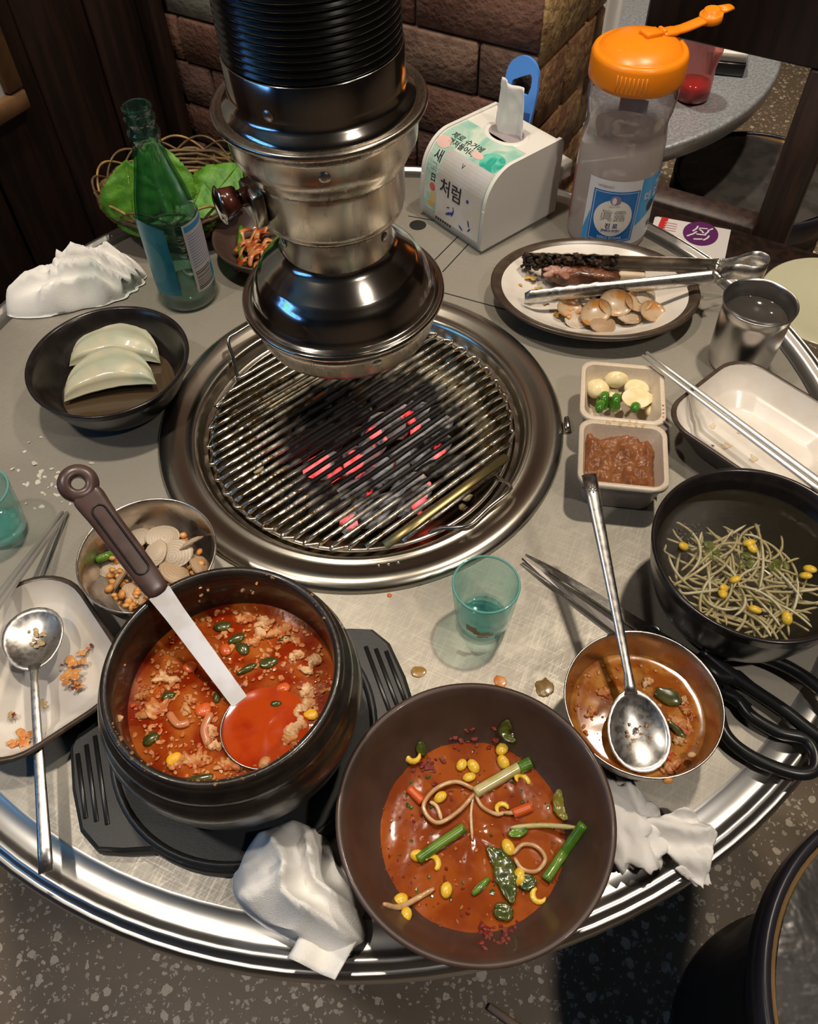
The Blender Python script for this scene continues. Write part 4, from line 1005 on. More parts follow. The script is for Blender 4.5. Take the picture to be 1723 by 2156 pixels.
bits(80, msfn, .14, 'egg', 17, 'egg_crumb', ms, .5)
q = at(1470, 1590, 4.0); me('stuck_crumb', blob(.35, .25, .2, .2, 1, 4, 2), 'egg2', ms, (q.x-MX-.3, q.y-MY+.2, 3.6))
q = at(1408, 1640, 5.1); me('drip', blob(.35, .25, .3, .25, 1, 8, 2), 'clammeat', ms, (q.x-MX, q.y-MY, 4.85))

def spoon_vf(bw=2.2, bl=2.9, depth=.8, hl=16.0, droop=None):
    """bowl centred at the origin, handle along +x"""
    n, m = 28, 8; v, f = [], []
    for j in range(m+1):
        for i in range(n):
            a = 2*math.pi*i/n; q = j/m
            x = bl*q*math.cos(a); y = bw*q*math.sin(a)*(1 - .12*math.cos(a))
            v.append((x, y, -depth*(1-q*q)**.9))
    for j in range(m):
        for i in range(n): k = (i+1) % n; f.append((j*n+i, j*n+k, (j+1)*n+k, (j+1)*n+i))
    return v, f
def spoon(name, label, loc, d, hl, endw=.62, bw=2.2, bl=2.9, depth=.8, bend=0.0, stain=None):
    t = thing(name, label, 'spoon', loc)
    d = Vector(d).normalized(); s_ = Vector((0, 0, 1)).cross(d).normalized(); u_ = d.cross(s_)
    t.rotation_euler = Matrix((d, s_, u_)).transposed().to_euler()
    o = me('spoon_bowl', spoon_vf(bw, bl, depth), 'steel', t); solid(o, .12, 1)
    pts = [(bl-.35, 0, -.05), (bl+.3, 0, .05), (bl+1.2, 0, .22+bend*.1)]
    for k in range(1, 9): pts.append((bl+1.2+(hl-1.2)*k/8, 0, .25+bend*(k/8)**1.5))
    rad = [.5, .42, .32]+[.34+(endw-.34)*(k/8)**1.6 for k in range(1, 9)]
    me('spoon_handle', tube(pts, rad, 12, flat=.42, up=(0, 0, 1)), 'steel', t)
    return t
nb = Vector((17.6, -36.0, 3.25)); ne = Vector((17.55, -16.2, 9.0))
s1_ = spoon('soup_spoon', 'steel spoon resting in the small bowl, handle up toward the sauce tray', (17.75, -36.0, 3.95), (ne-nb), 17.0)
me('engraved_flower', join(*[xf(blob(.16, .09, .05, .05, 1, k, 1), (18.6+.22*math.cos(k*1.05), .22*math.sin(k*1.05), .50), (0, 0, k*1.05)) for k in range(6)])[:2], 'steel', s1_)
bits(26, lambda r: (r.gauss(0, 1.1), r.gauss(0, .8), -.62+.1*r.random()), .11, 'clammeat', 88, 'stew_residue', s1_, .4)

# ---- left plate with the other spoon and chopsticks; right plate with chopsticks
def rect_plate(name, label, loc, rot, w, h, rad, hgt):
    t = thing(name, label, 'plate', loc, (0, 0, rot))
    R = lambda k, e=0: rrect(w*k-e, h*k-e, max(.8, rad*k-e*.3), 8)
    out = loft([(R(.62), 0), (R(.66), .25), (R(.82), hgt*.5), (R(.97), hgt*.93), (R(1.0), hgt), (R(.99), hgt+.16), (R(.965), hgt+.2), (R(.94), hgt+.1)], cap1=False)
    inn = loft([(R(.94), hgt+.1), (R(.91), hgt*.86), (R(.80), hgt*.52), (R(.765), hgt*.44), (R(.735), hgt*.42), (R(.66), .62), (R(.60), .5), (R(.2), .5)], cap0=False)
    me('outer_shell', out[:2], 'brownrim', t, sharp=60); me('white_inside', inn[:2], 'white', t, sharp=60)
    return t
def smear(parent, pts, mat, name='sauce_smear', seed=0, z=.0, thick=.05):
    """irregular thin film through local points (x, y, z, r)"""
    P_ = []
    for i, (x, y, zz, r) in enumerate(pts):
        g = rnd(seed*13+i)
        for k in range(10):
            q = r*(.18+.40*g.random()); a = g.random()*6.283; e = r*.75*g.random() if k else 0
            P_.append(xf(blob(q, q*(.4+.5*g.random()), thick*.5, .35, .8/q, seed+i*7+k, 2), (x+e*math.cos(a), y+e*math.sin(a), zz), (0, 0, a)))
    return me(name, join(*P_)[:2], mat, parent)
MT['smear'] = M('orange_sauce_smear', (.62, .20, .035), .35, col2=(.70, .33, .10), scale=80, coat=.4)
MT['smear2'] = M('brown_sauce_stain', (.45, .30, .12), .35, col2=(.52, .38, .19), scale=80, coat=.3)
lpx, lpy, lpr = -27.9, -25.0, math.radians(33)
lpl = rect_plate('side_plate', 'white plate with brown rim and orange sauce smears at the left edge', (lpx, lpy, 0), lpr, 13.0, 14.6, 4.2, 2.9)
def loc_of(px, py, z, c, rot):
    q = at(px, py, z); dx, dy = q.x-c[0], q.y-c[1]
    return (dx*math.cos(rot)+dy*math.sin(rot), -dx*math.sin(rot)+dy*math.cos(rot), z)
for i, (px, py, r) in enumerate(((155, 1395, .75), (150, 1420, .8), (172, 1375, .4), (140, 1435, .55), (160, 1445, .5), (180, 1395, .35), (185, 1365, .25), (165, 1440, .3))):
    smear(lpl, [(*loc_of(px, py, 1.0, (lpx, lpy), lpr)[:2], .95+.25*(i % 2), r)], 'smear', seed=i)
for i, (px, py, r) in enumerate(((50, 1555, .8), (70, 1545, .6), (30, 1565, .5), (125, 1275, .5), (85, 1480, .5), (20, 1500, .45))):
    smear(lpl, [(*loc_of(px, py, 1.3, (lpx, lpy), lpr)[:2], 1.0+.5*(py > 1520), r)], 'smear2' if i > 2 else 'smear', seed=i+20)
for i, (px, py) in enumerate(((195, 1362), (28, 1505), (130, 1400), (153, 1448), (120, 1235))):
    smear(lpl, [(*loc_of(px, py, 1.2, (lpx, lpy), lpr)[:2], 1.15+.3*(i == 0)+.6*(i == 4), .22)], 'flake', 'chili_flake', i+40)
sb = at(70, 1345, 2.6)
s2_ = spoon('table_spoon', 'steel spoon lying on the left plate with its handle past the table rim', (sb.x, sb.y, 2.75), (3.4, -17.2, -.9), 15.6, .52, 2.35, 2.75, .8)
bits(10, lambda r: (r.gauss(-.3, .5), r.gauss(0, .4), -.70+.06*r.random()), .3, 'smear2', 14, 'sauce_residue', s2_, .2)
RPX, RPY, RPR = 37.0, -8.6, math.radians(35.5)
rpl = rect_plate('side_plate', 'white rectangular plate with brown rim and chopsticks across it at the right', (RPX, RPY, 0), RPR, 12.6, 15.0, 3.2, 4.0)
for i, (px, py, r) in enumerate(((1560, 900, .8), (1500, 890, .6), (1530, 935, .9), (1590, 960, .7), (1480, 850, .5), (1620, 930, .5), (1465, 900, .4), (1500, 955, .5))):
    smear(rpl, [(*loc_of(px, py, .8, (RPX, RPY), RPR)[:2], .55, r*.8)], M('faint_stain', (.62, .50, .34), .35), seed=i+60, thick=.03)
for i, (px, py) in enumerate(((1503, 935), (1525, 963), (1450, 905), (1665, 848), (1545, 880))):
    smear(rpl, [(*loc_of(px, py, .8, (RPX, RPY), RPR)[:2], .62 if i != 3 else 2.6, .16 if i != 3 else .3)], 'flake' if i != 3 else 'smear', 'crumb', i+80)

def chopstick(label, a, b, group):
    a, b = Vector(a), Vector(b)
    pts = [a+(b-a)*k/8 for k in range(9)]
    return tag(me('chopstick', tube(pts, [.17, .2, .22, .25, .28, .3, .32, .34, .35], 10, flat=.75, up=(0, 0, 1)), 'steelsatin'), label, 'chopstick', group)
a = at(1357, 746, 4.7); b = a + (at(1723, 1020, 4.7)-a).normalized()*23.0
pd = (b-a).cross(Vector((0, 0, 1))).normalized()
chopstick('metal chopstick across the right plate, nearer the pitcher', a+pd*(-.28)+Vector((0, 0, .1)), b+pd*(-.38), 'chopsticks on the right plate')
chopstick('metal chopstick across the right plate, nearer the sauce tray', a+pd*.28, b+pd*.38+Vector((0, 0, -.0)), 'chopsticks on the right plate')
a = at(136, 1076, .4); c_ = at(30, 1225, 3.35); b = a+(c_-a).normalized()*22
a.z = .25; b = Vector((a.x, a.y, .25)) + (Vector((c_.x, c_.y, 3.5))-Vector((a.x, a.y, .25))).normalized()*22
pd = (b-a).cross(Vector((0, 0, 1))).normalized()
chopstick('metal chopstick leaning on the left plate rim, outer one', a+pd*.25, b+pd*.35, 'chopsticks at the left plate')
chopstick('metal chopstick leaning on the left plate rim, inner one', a-pd*.2, b-pd*.35+Vector((0, 0, .0)), 'chopsticks at the left plate')

# ---- two-compartment sauce tray with garlic, chili and paste
TX, TY, TR = 24.15, -6.75, math.radians(-14.2)
ty = me('sauce_tray', join(*[xf(loft([(rrect(5.8, 5.6, 1.0), 0), (rrect(6.2, 6.0, 1.1), .2), (rrect(7.6, 7.5, 1.2), 3.75), (rrect(8.0, 7.9, 1.3), 3.8), (rrect(8.0, 7.9, 1.3), 4.05), (rrect(7.8, 7.7, 1.2), 4.15), (rrect(7.1, 6.9, 1.0), 4.1), (rrect(6.9, 6.7, 1.0), 3.8), (rrect(5.7, 5.5, .9), .75), (rrect(5.3, 5.1, .8), .55), (rrect(2, 2, .4), .5)]), (0, s*3.93, 0)) for s in (-1, 1)])[:2], 'cream', loc=(TX, TY, 0), rot=(0, 0, TR), sharp=55)
tag(ty, 'cream two-compartment dish with garlic, green chili and brown paste', 'dish')
def tloc(x, y, z=0): return (TX+x*math.cos(TR)-y*math.sin(TR), TY+x*math.sin(TR)+y*math.cos(TR), z)
def paste():
    def fn(u, w):
        x = (u-.5)*6.75; y = (w-.5)*6.55
        e = min(u, 1-u, w, 1-w)
        zz = 3.0 + .75*nz(x*.5, y*.5, 3.2, 4) + .35*abs(nz(x*.9, y*.9, 7, 2))
        zz -= .35*max(0, (.12-e)/.12)**2
        if u > .86: zz -= .8*((u-.86)/.14)
        return (x, y, zz)
    return grid(56, 56, fn)
MT['paste'] = M('soybean_paste', (.22, .075, .026), .3, col2=(.30, .12, .045), scale=60, bump=.5, bscale=220, bdist=.002)
tag(me('soybean_paste', paste(), 'paste', loc=tloc(0, -3.93), rot=(0, 0, TR)), 'glossy brown soybean paste in the front compartment', 'paste')
MT['garlic'] = M('raw_garlic', (.80, .66, .36), .32, col2=(.86, .77, .52), scale=80, sss=.3, coat=.3)
def clove_vf(sx, sy, sz, cut):
    v, f = blob(sx, sy, sz, .06, .6, 2, 3); o = []
    for p in v:
        k = 1-.35*max(0, p[0]/sx)
        z = p[2]*k
        if cut and z > 0: z *= .12
        o.append((p[0], p[1]*k, z))
    return o, f
for i, (px, py, z, sx, sy, sz, rz, cut, w) in enumerate(((1302, 793, 2.5, 1.35, 1.0, .9, .6, 0, 'whole garlic clove standing highest in the cream dish'), (1345, 818, 2.2, 1.3, 1.0, .6, .3, 0, 'round garlic clove behind the white cut one'), (1345, 838, 2.7, 1.5, .95, .5, .15, 1, 'cut white garlic half facing up beside the chili'), (1256, 818, 2.0, 1.15, .9, .7, 2.4, 0, 'garlic half at the left wall of the dish'), (1290, 823, 1.7, 1.1, .7, .5, .2, 1, 'flat garlic slice between two cloves'), (1375, 865, 1.3, .9, .7, .5, 1.4, 0, 'garlic piece low at the right of the chili'))):
    q = at(px, py, z); tag(me('garlic_clove', clove_vf(sx*1.2, sy*1.2, sz*1.2, cut), 'garlic', loc=(q.x, q.y, z), rot=(.25*(i % 3)-.2, .2, rz)), w, 'garlic', 'garlic in the cream dish')
MT['chili'] = M('fresh_green_chili', (.035, .15, .010), .22, col2=(.07, .22, .016), scale=60, coat=.3)
for i, (px, py, z, L_, rz, w) in enumerate(((1270, 843, 2.0, .9, .2, 'upright green chili ring at the left'), (1295, 847, 2.2, 1.1, .1, 'shiny green chili ring in the middle'), (1262, 862, 2.4, 1.4, -.15, 'long green chili slice along the divider'), (1335, 866, 2.3, 1.1, -.1, 'green chili slice below the white garlic half'))):
    q = at(px, py, z); n_ = 16
    n_ = 22 if i < 2 else 14
    pts = [(.62*(1+.5*(i == 2))*math.cos(a), .62*math.sin(a), .12*math.sin(2*a)) for a in [(6.0*k/n_ if i < 2 else 3.3*k/n_) for k in range(n_+1)]]
    vf = tube(pts, [.2+.14*min(1, min(k, n_-k)/2) for k in range(n_+1)], 10, flat=1.25)
    tag(me('chili_slice', xf(vf, (0, 0, 0), (math.pi/2, .2*i, 0)), 'chili', loc=(q.x, q.y, z), rot=(.2, .2, rz+1.3)), w, 'chili', 'green chili slices in the cream dish')
smear(ty, [(x*.8+.3, -.1+.12*math.sin(x*3), 4.12, .35) for x in (-2.2, -1.4, -.6, .3, 1.1, 1.9)], M('paste_smear', (.52, .34, .14), .4), seed=4, thick=.05)
smear(ty, [(3.75, .6+.5*k, 4.12, .16) for k in range(5)], 'paste', seed=9, thick=.05)

# ---- oval plate with tongs, rib meat and clam shells
OX, OY, OR = 26.8, 14.7, math.radians(-14)
opl = thing('oval_plate', 'oval white plate with brown rim holding tongs, rib meat and shells', 'plate', (OX, OY, 0), (0, 0, OR))
ov = lambda pr: lathe(pr, 96, sx=1.0, sy=.76)
me('white_body', ov([(0, .1), (6.2, .1), (6.6, 0), (7.0, .3), (9.2, 1.3), (11.0, 2.1), (11.15, 2.3)]), 'white', opl)
me('white_inside', ov([(0, .75), (6.5, .8), (7.4, 1.0), (8.8, 1.75), (10.2, 2.42)]), 'white', opl)
me('brown_rim', ov([(10.15, 2.40), (10.6, 2.62), (11.1, 2.72), (11.35, 2.6), (11.35, 2.42), (11.15, 2.28)]), 'brownrim', opl)
def oz(px, py, z): return at(px, py, z)
for i, (px, py, r) in enumerate(((1085, 575, .35), (1120, 590, .7), (1135, 605, .6), (1150, 632, .7), (1170, 660, .6), (1095, 605, .3), (1200, 670, .6))):
    x, y, _ = loc_of(px, py, 1.1, (OX, OY), OR); smear(opl, [(x, y, 1.0 if math.hypot(x, y/.76) < 7.3 else 1.5, r)], M('grease_stain', (.55, .33, .08), .3, coat=.4), seed=i+100, thick=.05)
# rib meat
MT['meat'] = M('grilled_pork', (.085, .026, .012), .35, col2=(.24, .10, .055), scale=60, detail=5, coat=.4, bump=.7, bscale=120, bdist=.004)
MT['meatpink'] = M('pale_fat', (.50, .31, .25), .35, col2=(.34, .15, .10), scale=70)
rm = thing('rib_meat', 'charred rib meat strip with a white bone end held by tongs', 'meat', (0, 0, 0))
a = at(1140, 573, 2.1); b = at(1310, 578, 2.2)
def strip_blob(a, b, w, h, seed, amp=.22):
    d = b-a; L_ = d.length; v, f = blob(L_/2, w, h, amp, .9, seed, 4)
    v = [Vector((math.copysign(min(abs(p.x), L_*.5), p.x), math.copysign(abs(p.y/w)**.6*w, p.y), math.copysign(abs(p.z/h)**.6*h, p.z))) for p in [Vector(q) for q in v]]
    return xf((v, f), (a+b)/2, (0, 0, math.atan2(d.y, d.x)))
me('meat', strip_blob(a, b, 1.5, 1.0, 3), 'meat', rm)
fq = at(1172, 572, 2.9); me('fat', ragged(1.9, .8, .28, 12, 16), 'meatpink', rm, (fq.x, fq.y, 2.85), (0, 0, -.15))
d_ = (b-a).normalized()
me('bone', xf(box(3.0, 1.7, 1.1, .3, 2), b+d_*1.0+Vector((0, 0, .1)), (0, 0, math.atan2(d_.y, d_.x))), M('bone', (.72, .58, .42), .5, col2=(.66, .50, .34), scale=60), rm)
# clam shells
for i, (px, py, z, sc, rx, ry, rz, w) in enumerate(((1200, 648, 1.9, .95, -2.75, .2, .2, 'leftmost shell under the tongs'), (1255, 657, 2.4, 1.1, -2.45, -.2, .25, 'front shell smeared with yellow sauce'), (1298, 637, 2.9, 1.15, -2.35, .1, -.2, 'largest upright shell in the middle'), (1345, 632, 2.6, 1.05, -2.6, .2, .3, 'shell with a red spot inside'), (1375, 655, 1.9, 1.05, -2.75, .2, .4, 'rightmost pale shell'), (1270, 683, 1.4, .95, .2, .1, .3, 'shell lying lowest at the front'), (1218, 672, 1.3, .95, .3, 0, .2, 'brown shell below the leftmost one'), (1325, 665, 1.5, .95, .1, .2, .1, 'stacked shell under the red-spotted one'), (1360, 622, 2.2, .95, .5, .1, .7, 'dark shell behind the red-spotted one'), (1268, 628, 1.8, 1.0, .3, .2, .9, 'brown shell behind the yellow-smeared one'), (1235, 635, 1.5, .9, .4, 0, 1.9, 'shell with meat under the tong arm'))):
    q = at(px, py, z); shell(q.x, q.y, z, (rx, ry, rz), sc, w + ' on the oval plate', 'shells on the oval plate')
tag(bits(46, lambda r: (lambda p: (p.x, p.y, 1.35+.4*r.random()))(at(1195+150*r.random(), 655+25*r.random(), 1.4)), .3, 'smear', 47, 'clam_sauce', None, .4), 'orange clam sauce crumbs between the shells on the oval plate', 'sauce', kind='stuff')
# tongs
tg = thing('tongs', 'steel tongs with a looped spring end lying across the oval plate', 'tongs', (0, 0, 0))
def ribbon(pts, hgts, t=.12, teeth=0.0, n=8, zoff=0.0):
    P_ = smooth_path(pts, n); m = len(P_); v, f = [], []
    for i, p in enumerate(P_):
        k = i/(m-1)*(len(hgts)-1); a_ = int(min(k, len(hgts)-2)); h_ = hgts[a_]+(hgts[a_+1]-hgts[a_])*(k-a_)
        tn = (P_[min(i+1, m-1)]-P_[max(0, i-1)]); tn.z = 0; s_ = tn.normalized().cross(Vector((0, 0, 1)))
        tz = teeth*(i % 2)*(1 if i < m*.45 else 0)
        for dx, dz in ((-t/2, -h_/2-tz), (-t/2, h_/2+tz), (t/2, h_/2+tz), (t/2, -h_/2-tz)): v.append(p + s_*dx + Vector((0, 0, dz)))
    for i in range(m-1):
        for k in range(4): f.append((i*4+k, i*4+(k+1) % 4, (i+1)*4+(k+1) % 4, (i+1)*4+k))
    f += [(3, 2, 1, 0), tuple(range((m-1)*4, m*4))]
    return v, f
hz = 4.4
def tp(px, py, z): q = at(px, py, z); return Vector((q.x, q.y, z))
lp_pts = [tp(1512, 562, hz), tp(1545, 556, hz), tp(1585, 545, hz), tp(1612, 553, hz), tp(1612, 570, hz), tp(1585, 577, hz), tp(1545, 572, hz), tp(1512, 582, hz)]
me('spring_loop', ribbon(lp_pts, [1.9, 2.0, 2.0, 1.9], .1), 'steel', tg)
def arm(p0, p1, tipdir):
    a_, b_ = Vector(p0), Vector(p1); pts = [a_+(b_-a_)*k/6 for k in range(7)]
    n_ = 30; v, f = [], []
    d_ = (b_-a_); L_ = d_.length; dn_ = d_.normalized(); s_ = dn_.cross(Vector((0, 0, 1))).normalized()*tipdir
    for i in range(n_+1):
        k = i/n_; p = a_+d_*k; w_ = .95 if k < .35 else 1.05-.15*k
        if k < .02: w_ *= .75
        sc = (.14 if (i % 2 and k < .42) else 0)
        for u in range(7):
            x = u/6*2-1; v.append(p + Vector((0, 0, x*(w_+(sc if abs(x) > .9 else 0)))) + s_*(.5*(1-x*x)))
    for i in range(n_):
        for u in range(6): f.append((i*7+u, i*7+u+1, (i+1)*7+u+1, (i+1)*7+u))
    return v, f
MT['tongchar'] = M('greasy_steel', (.38, .34, .29), .34, .95, col2=(.26, .22, .18), scale=60, rough2=.45)
solid(me('arm', arm(tp(1102, 548, 3.2), tp(1510, 560, hz), -1), 'tongchar', tg), .1)
solid(me('arm', arm(tp(1104, 628, 2.5), tp(1510, 582, hz), 1), 'steel', tg), .1)
ca_, cb2 = tp(1104, 548, 3.2), tp(1300, 554, 3.8)
bits(150, lambda r: (lambda k: tuple(ca_+(cb2-ca_)*k*k+Vector((r.gauss(0, .12), r.gauss(-.1, .15), (r.random()-.5)*1.9))))(r.random()), .3, M('burnt_crust', (.02, .014, .01), .7, col2=(.07, .04, .02), scale=90), 52, 'burnt_crust', tg, .7, .6)
q = tp(1507, 575, hz+.6); me('pivot_pin', tube([q+Vector((-.3, 1.0, 0)), q+Vector((.2, -1.0, 0))], .35, 10), 'steel', tg)

# ---- scissors
SG = 'scissors'
sci = thing('scissors', 'kitchen scissors with black looped handles between the two right bowls', 'scissors', (0, 0, 0))
def zz(px, py, z=1.0): q = at(px, py, z); return Vector((q.x, q.y, z))
def blade(tip, heel, w, edge, z, t=.16):
    a_, b_ = zz(*tip, z), zz(*heel, z); d_ = b_-a_; s_ = d_.normalized().cross(Vector((0, 0, 1)))*edge
    o = []
    for k in range(9): u = k/8; o.append((a_+d_*u, w*(.10+.90*u**.6)))
    v = []; n_ = len(o)
    for p, ww in o: v += [p+Vector((0, 0, -t)), p+Vector((0, 0, t)), p+s_*ww+Vector((0, 0, t*.2)), p+s_*ww+Vector((0, 0, -t*.6))]
    f = []
    for i in range(n_-1):
        for k in range(4): f.append((i*4+k, i*4+(k+1) % 4, (i+1)*4+(k+1) % 4, (i+1)*4+k))
    f += [(3, 2, 1, 0), tuple(range((n_-1)*4, n_*4))]
    return v, f
me('blade', blade((1106, 1168), (1480, 1420), 1.35, -1, .95), 'steel', sci, smooth=False)
me('blade', blade((1100, 1176), (1470, 1440), .75, 1, .6), M('blade_dark', (.22, .20, .19), .35, 1.0), sci, smooth=False)
q = zz(1432, 1392, 1.1); me('pivot_screw', lathe([(0, .25), (.5, .22), (.6, 0)], 20), 'steel', sci, (q.x, q.y, 1.0))
for k in range(7):
    q = zz(1470+k*9.5, 1385+k*6.6, 1.05); me('nut_tooth', xf(box(.32, .5, .3, .08, 1), q, (0, 0, -.6)), 'steel', sci)
def z4(X, Y): return (1190+X/3.233, 1320+Y/3.233)
Z_ = 1.0
upper = [(960, 175), (1080, 185), (1180, 190), (1350, 205), (1550, 290), (1740, 425), (1850, 560), (1870, 700), (1800, 770), (1700, 730), (1500, 575), (1300, 440), (1170, 350), (1090, 290), (1000, 215)]
me('handle_loop', tube(smooth_path([zz(*z4(*q), Z_+.25) for q in upper], 5, closed=True), .52, 10, closed=True), 'black', sci)
lower = [(1060, 420), (1080, 450), (1180, 500), (1270, 610), (1450, 715), (1620, 755), (1690, 830), (1710, 920), (1680, 985), (1560, 995), (1350, 925), (1180, 825), (1085, 720), (1050, 600), (1030, 480)]
me('handle_loop', tube(smooth_path([zz(*z4(*q), Z_-.1) for q in lower], 5, closed=True), .50, 10, closed=True), 'black', sci)
me('handle_neck', tube([zz(*z4(900, 190), 1.1), zz(*z4(1060, 330), 1.1), zz(*z4(1170, 345), 1.2), zz(*z4(1300, 440), 1.2)], [.4, .75, .7, .5], 10, flat=.7, up=(0, 0, 1)), 'black', sci)
me('handle_neck', tube([zz(*z4(980, 330), .8), zz(*z4(1080, 430), .8), zz(*z4(1250, 560), .9)], [.5, .65, .5], 10, flat=.7, up=(0, 0, 1)), 'black', sci)

# ---- shot glasses
MT['cyanglass'] = thin_glass('aqua_glass', (.88, .975, .965), .02, 1.6, haze=.03, hazecol=(.4, .8, .75), edge=5.0)
MT['aquarim'] = M('aqua_glass_edge', (.20, .55, .50), .06, alpha=.75, coat=.5)
MT['aquabase'] = M('aqua_glass_base', (.45, .84, .78), .08, alpha=.30, coat=.6)
def shot_glass(label, x, y, s=1.0):
    g = thing('shot_glass', label, 'glass', (x, y, 0))
    me('glass', lathe([(0, .02), (1.75, .02), (1.95, .12), (2.15, .5), (2.42, 2.5), (2.68, 5.75), (2.66, 5.9), (2.58, 5.95), (2.5, 5.88), (2.46, 5.6), (2.2, 2.6), (1.95, 1.1), (1.7, .85), (0, .75)], 56), 'cyanglass', g)
    me('glass_base', lathe([(0, .03), (1.75, .03), (1.95, .14), (2.12, .5), (1.9, .95), (1.65, .82), (0, .72)], 40), 'aquabase', g)
    me('rim_edge', tube([(2.6*math.cos(k*math.pi/28), 2.6*math.sin(k*math.pi/28), 5.86) for k in range(56)], .10, 8, closed=True), 'aquarim', g)
    me('spirit', lathe([(0, 1.28), (1.96, 1.28)], 40), thin_glass('clear_spirit', (.80, .97, .95), .01, 1.33), g)
    return g
q = at(1030, 1315, 0)
sg1 = shot_glass('small aqua shot glass with orange print in front of the grill', 8.55, -23.75)
pr = MT['smear']
for k, (a, z, w, h) in enumerate(((-2.15, 2.6, .9, .9), (-1.98, 2.2, .5, .6), (-1.80, 2.1, .6, .5), (-1.62, 2.15, .5, .5), (-1.48, 2.0, .4, .5), (-1.75, 1.65, .9, .3))):
    v, f = grid(4, 3, lambda u, t: ((2.44+.03*(z+t*h-2.2))*math.cos(a+(u-.5)*w/2.4), (2.44+.03*(z+t*h-2.2))*math.sin(a+(u-.5)*w/2.4), z+(t-.5)*h+.12*nz(u*9, t*9, k)))
    me('faded_print', (v, f), M('orange_print', (.62, .22, .10), .6, alpha=.75), sg1)
q = at(14, 1118, 0)
shot_glass('aqua shot glass cut off by the left picture edge', q.x-.2, q.y)

# ---- steel cup of water
cpx, cpy = 39.9, 3.9
cup = thing('steel_cup', 'steel water cup by the right rim of the table', 'cup', (cpx, cpy, 0))
me('cup_wall', lathe([(0, .15), (2.6, .15), (2.8, 0), (3.0, .2), (3.15, .9), (3.3, 3.5), (3.38, 6.4), (3.3, 6.7), (3.42, 7.0), (3.6, 7.7), (3.62, 7.85), (3.52, 7.9), (3.4, 7.6), (3.24, 6.9), (3.18, 6.4), (3.1, 3.5), (2.9, .7), (0, .5)], 72), 'steel_cup', cup)
me('water', lathe([(0, 6.0), (3.13, 6.0), (3.16, 6.06)], 48), M('water_dark', (.05, .045, .04), .03, coat=.5), cup)

# ---- dumpling bowl
DX, DY = -24.1, 6.2
dp_ = bowl_prof(7.9, 5.4, 4.0, .4, .5, .55, flat=4.4)
tag(me('black_bowl', lathe(dp_, 96), 'blackbowl', loc=(DX, DY, 0)), 'black bowl with two dumplings at the left of the grill', 'bowl')
DL = 1.7
dl = thing('dipping_broth', 'brown broth pooled under the dumplings', 'broth', (DX, DY, 0)); liquid('broth', inner_r(dp_, DL)+.05, DL, M('brown_broth', (.06, .04, .022), .08, coat=.4), dl, wave=.02)
MT['dough'] = M('dumpling_skin', (.52, .48, .34), .4, col2=(.42, .44, .33), scale=30, sss=.35, coat=.25)
def dumpling_vf(L_=4.6, d=3.2, h=1.5):
    v, f = [], []; n, m = 26, 12
    def pt(u, w, sgn):
        x = (u-.5)*2; r = math.sqrt(max(0, 1-x*x)); y = w*d*r; px_ = x*L_
        bow = -.35*d*(x*x)
        sm = max(0, min(1, (w-.5)/.38)); sm = sm*sm*(3-2*sm)
        th = h*r**.6*min(1, w/.16)**.5*(1-.88*sm)
        lump = .16*nz(px_*.35, y*.35, 3)
        return (px_, y+bow*.35, sgn*th*.5 + lump)
    for sgn in (1, -1):
        for j in range(m+1):
            for i in range(n+1): v.append(pt(i/n, j/m, sgn))
    for s in (0, 1):
        o = s*(n+1)*(m+1)
        for j in range(m):
            for i in range(n):
                q = (o+j*(n+1)+i, o+j*(n+1)+i+1, o+(j+1)*(n+1)+i+1, o+(j+1)*(n+1)+i); f.append(q if s == 0 else q[::-1])
    o = (n+1)*(m+1)
    for i in range(n): f.append((m*(n+1)+i, m*(n+1)+i+1, o+m*(n+1)+i+1, o+m*(n+1)+i)); f.append((i+1, i, o+i, o+i+1))
    return v, f
q = at(232, 800, 2.9); d1 = me('dumpling', dumpling_vf(4.6, 4.7, 2.3), 'dough', loc=(q.x, q.y-.9, 2.7), rot=(.28, -.05, .10)); tag(d1, 'front half-moon dumpling overlapping the other', 'dumpling', 'dumplings in the black bowl')
q = at(240, 752, 2.4); d2 = inst(d1, 'dumpling', None, (q.x+.2, q.y-.5, 2.5), (.35, .05, -.02)); tag(d2, 'rear dumpling half hidden behind the front one', 'dumpling', 'dumplings in the black bowl')

# ---- wet towels and paper napkins
def towel(name, label, loc, rot, sx, sy, sz, seed, sub=5, tails=(), fold=1.0):
    b = bmesh.new(); bmesh.ops.create_icosphere(b, subdivisions=sub, radius=1.0)
    for q in b.verts:
        d_ = q.co.copy(); x, y, z_ = d_.x*sx, d_.y*sy, d_.z*sz
        w = mnoise.noise(Vector((x*.22+seed, y*.34, z_*.3)))
        wx = mnoise.noise(Vector((x*.20+seed, y*.20, 4.0))); wy = mnoise.noise(Vector((x*.20+seed, y*.20, 9.0)))
        f1 = abs(math.sin(1.35*y + 4.2*wx*fold + .4*x)); f2 = abs(math.sin(1.0*x + 4.0*wy - .5*y + seed))
        fold_z = .34*sz*((1-f1**.8)*1.25-.55) + .14*sz*((1-f2**.8)*1.2-.5)
        k = 1+.26*w+.10*f1
        for (tx, ty_, amt) in tails:
            c_ = max(0, d_.x*tx+d_.y*ty_); k += amt*c_**6
        z_ = z_*(1+.35*w) + fold_z*max(0, d_.z)**.5 + .10*mnoise.noise(Vector((x*1.6, y*1.6, seed)))
        q.co = Vector((x*k, y*k, max(0, z_)))
        if d_.z < 0: q.co.z = .10 + .25*abs(w)*(1+d_.z)
    b.verts.index_update(); vf = ([q.co.copy() for q in b.verts], [tuple(w_.index for w_ in q.verts) for q in b.faces]); b.free()
    return tag(me(name, vf, 'towel', loc=loc, rot=(0, 0, rot)), label, 'towel')
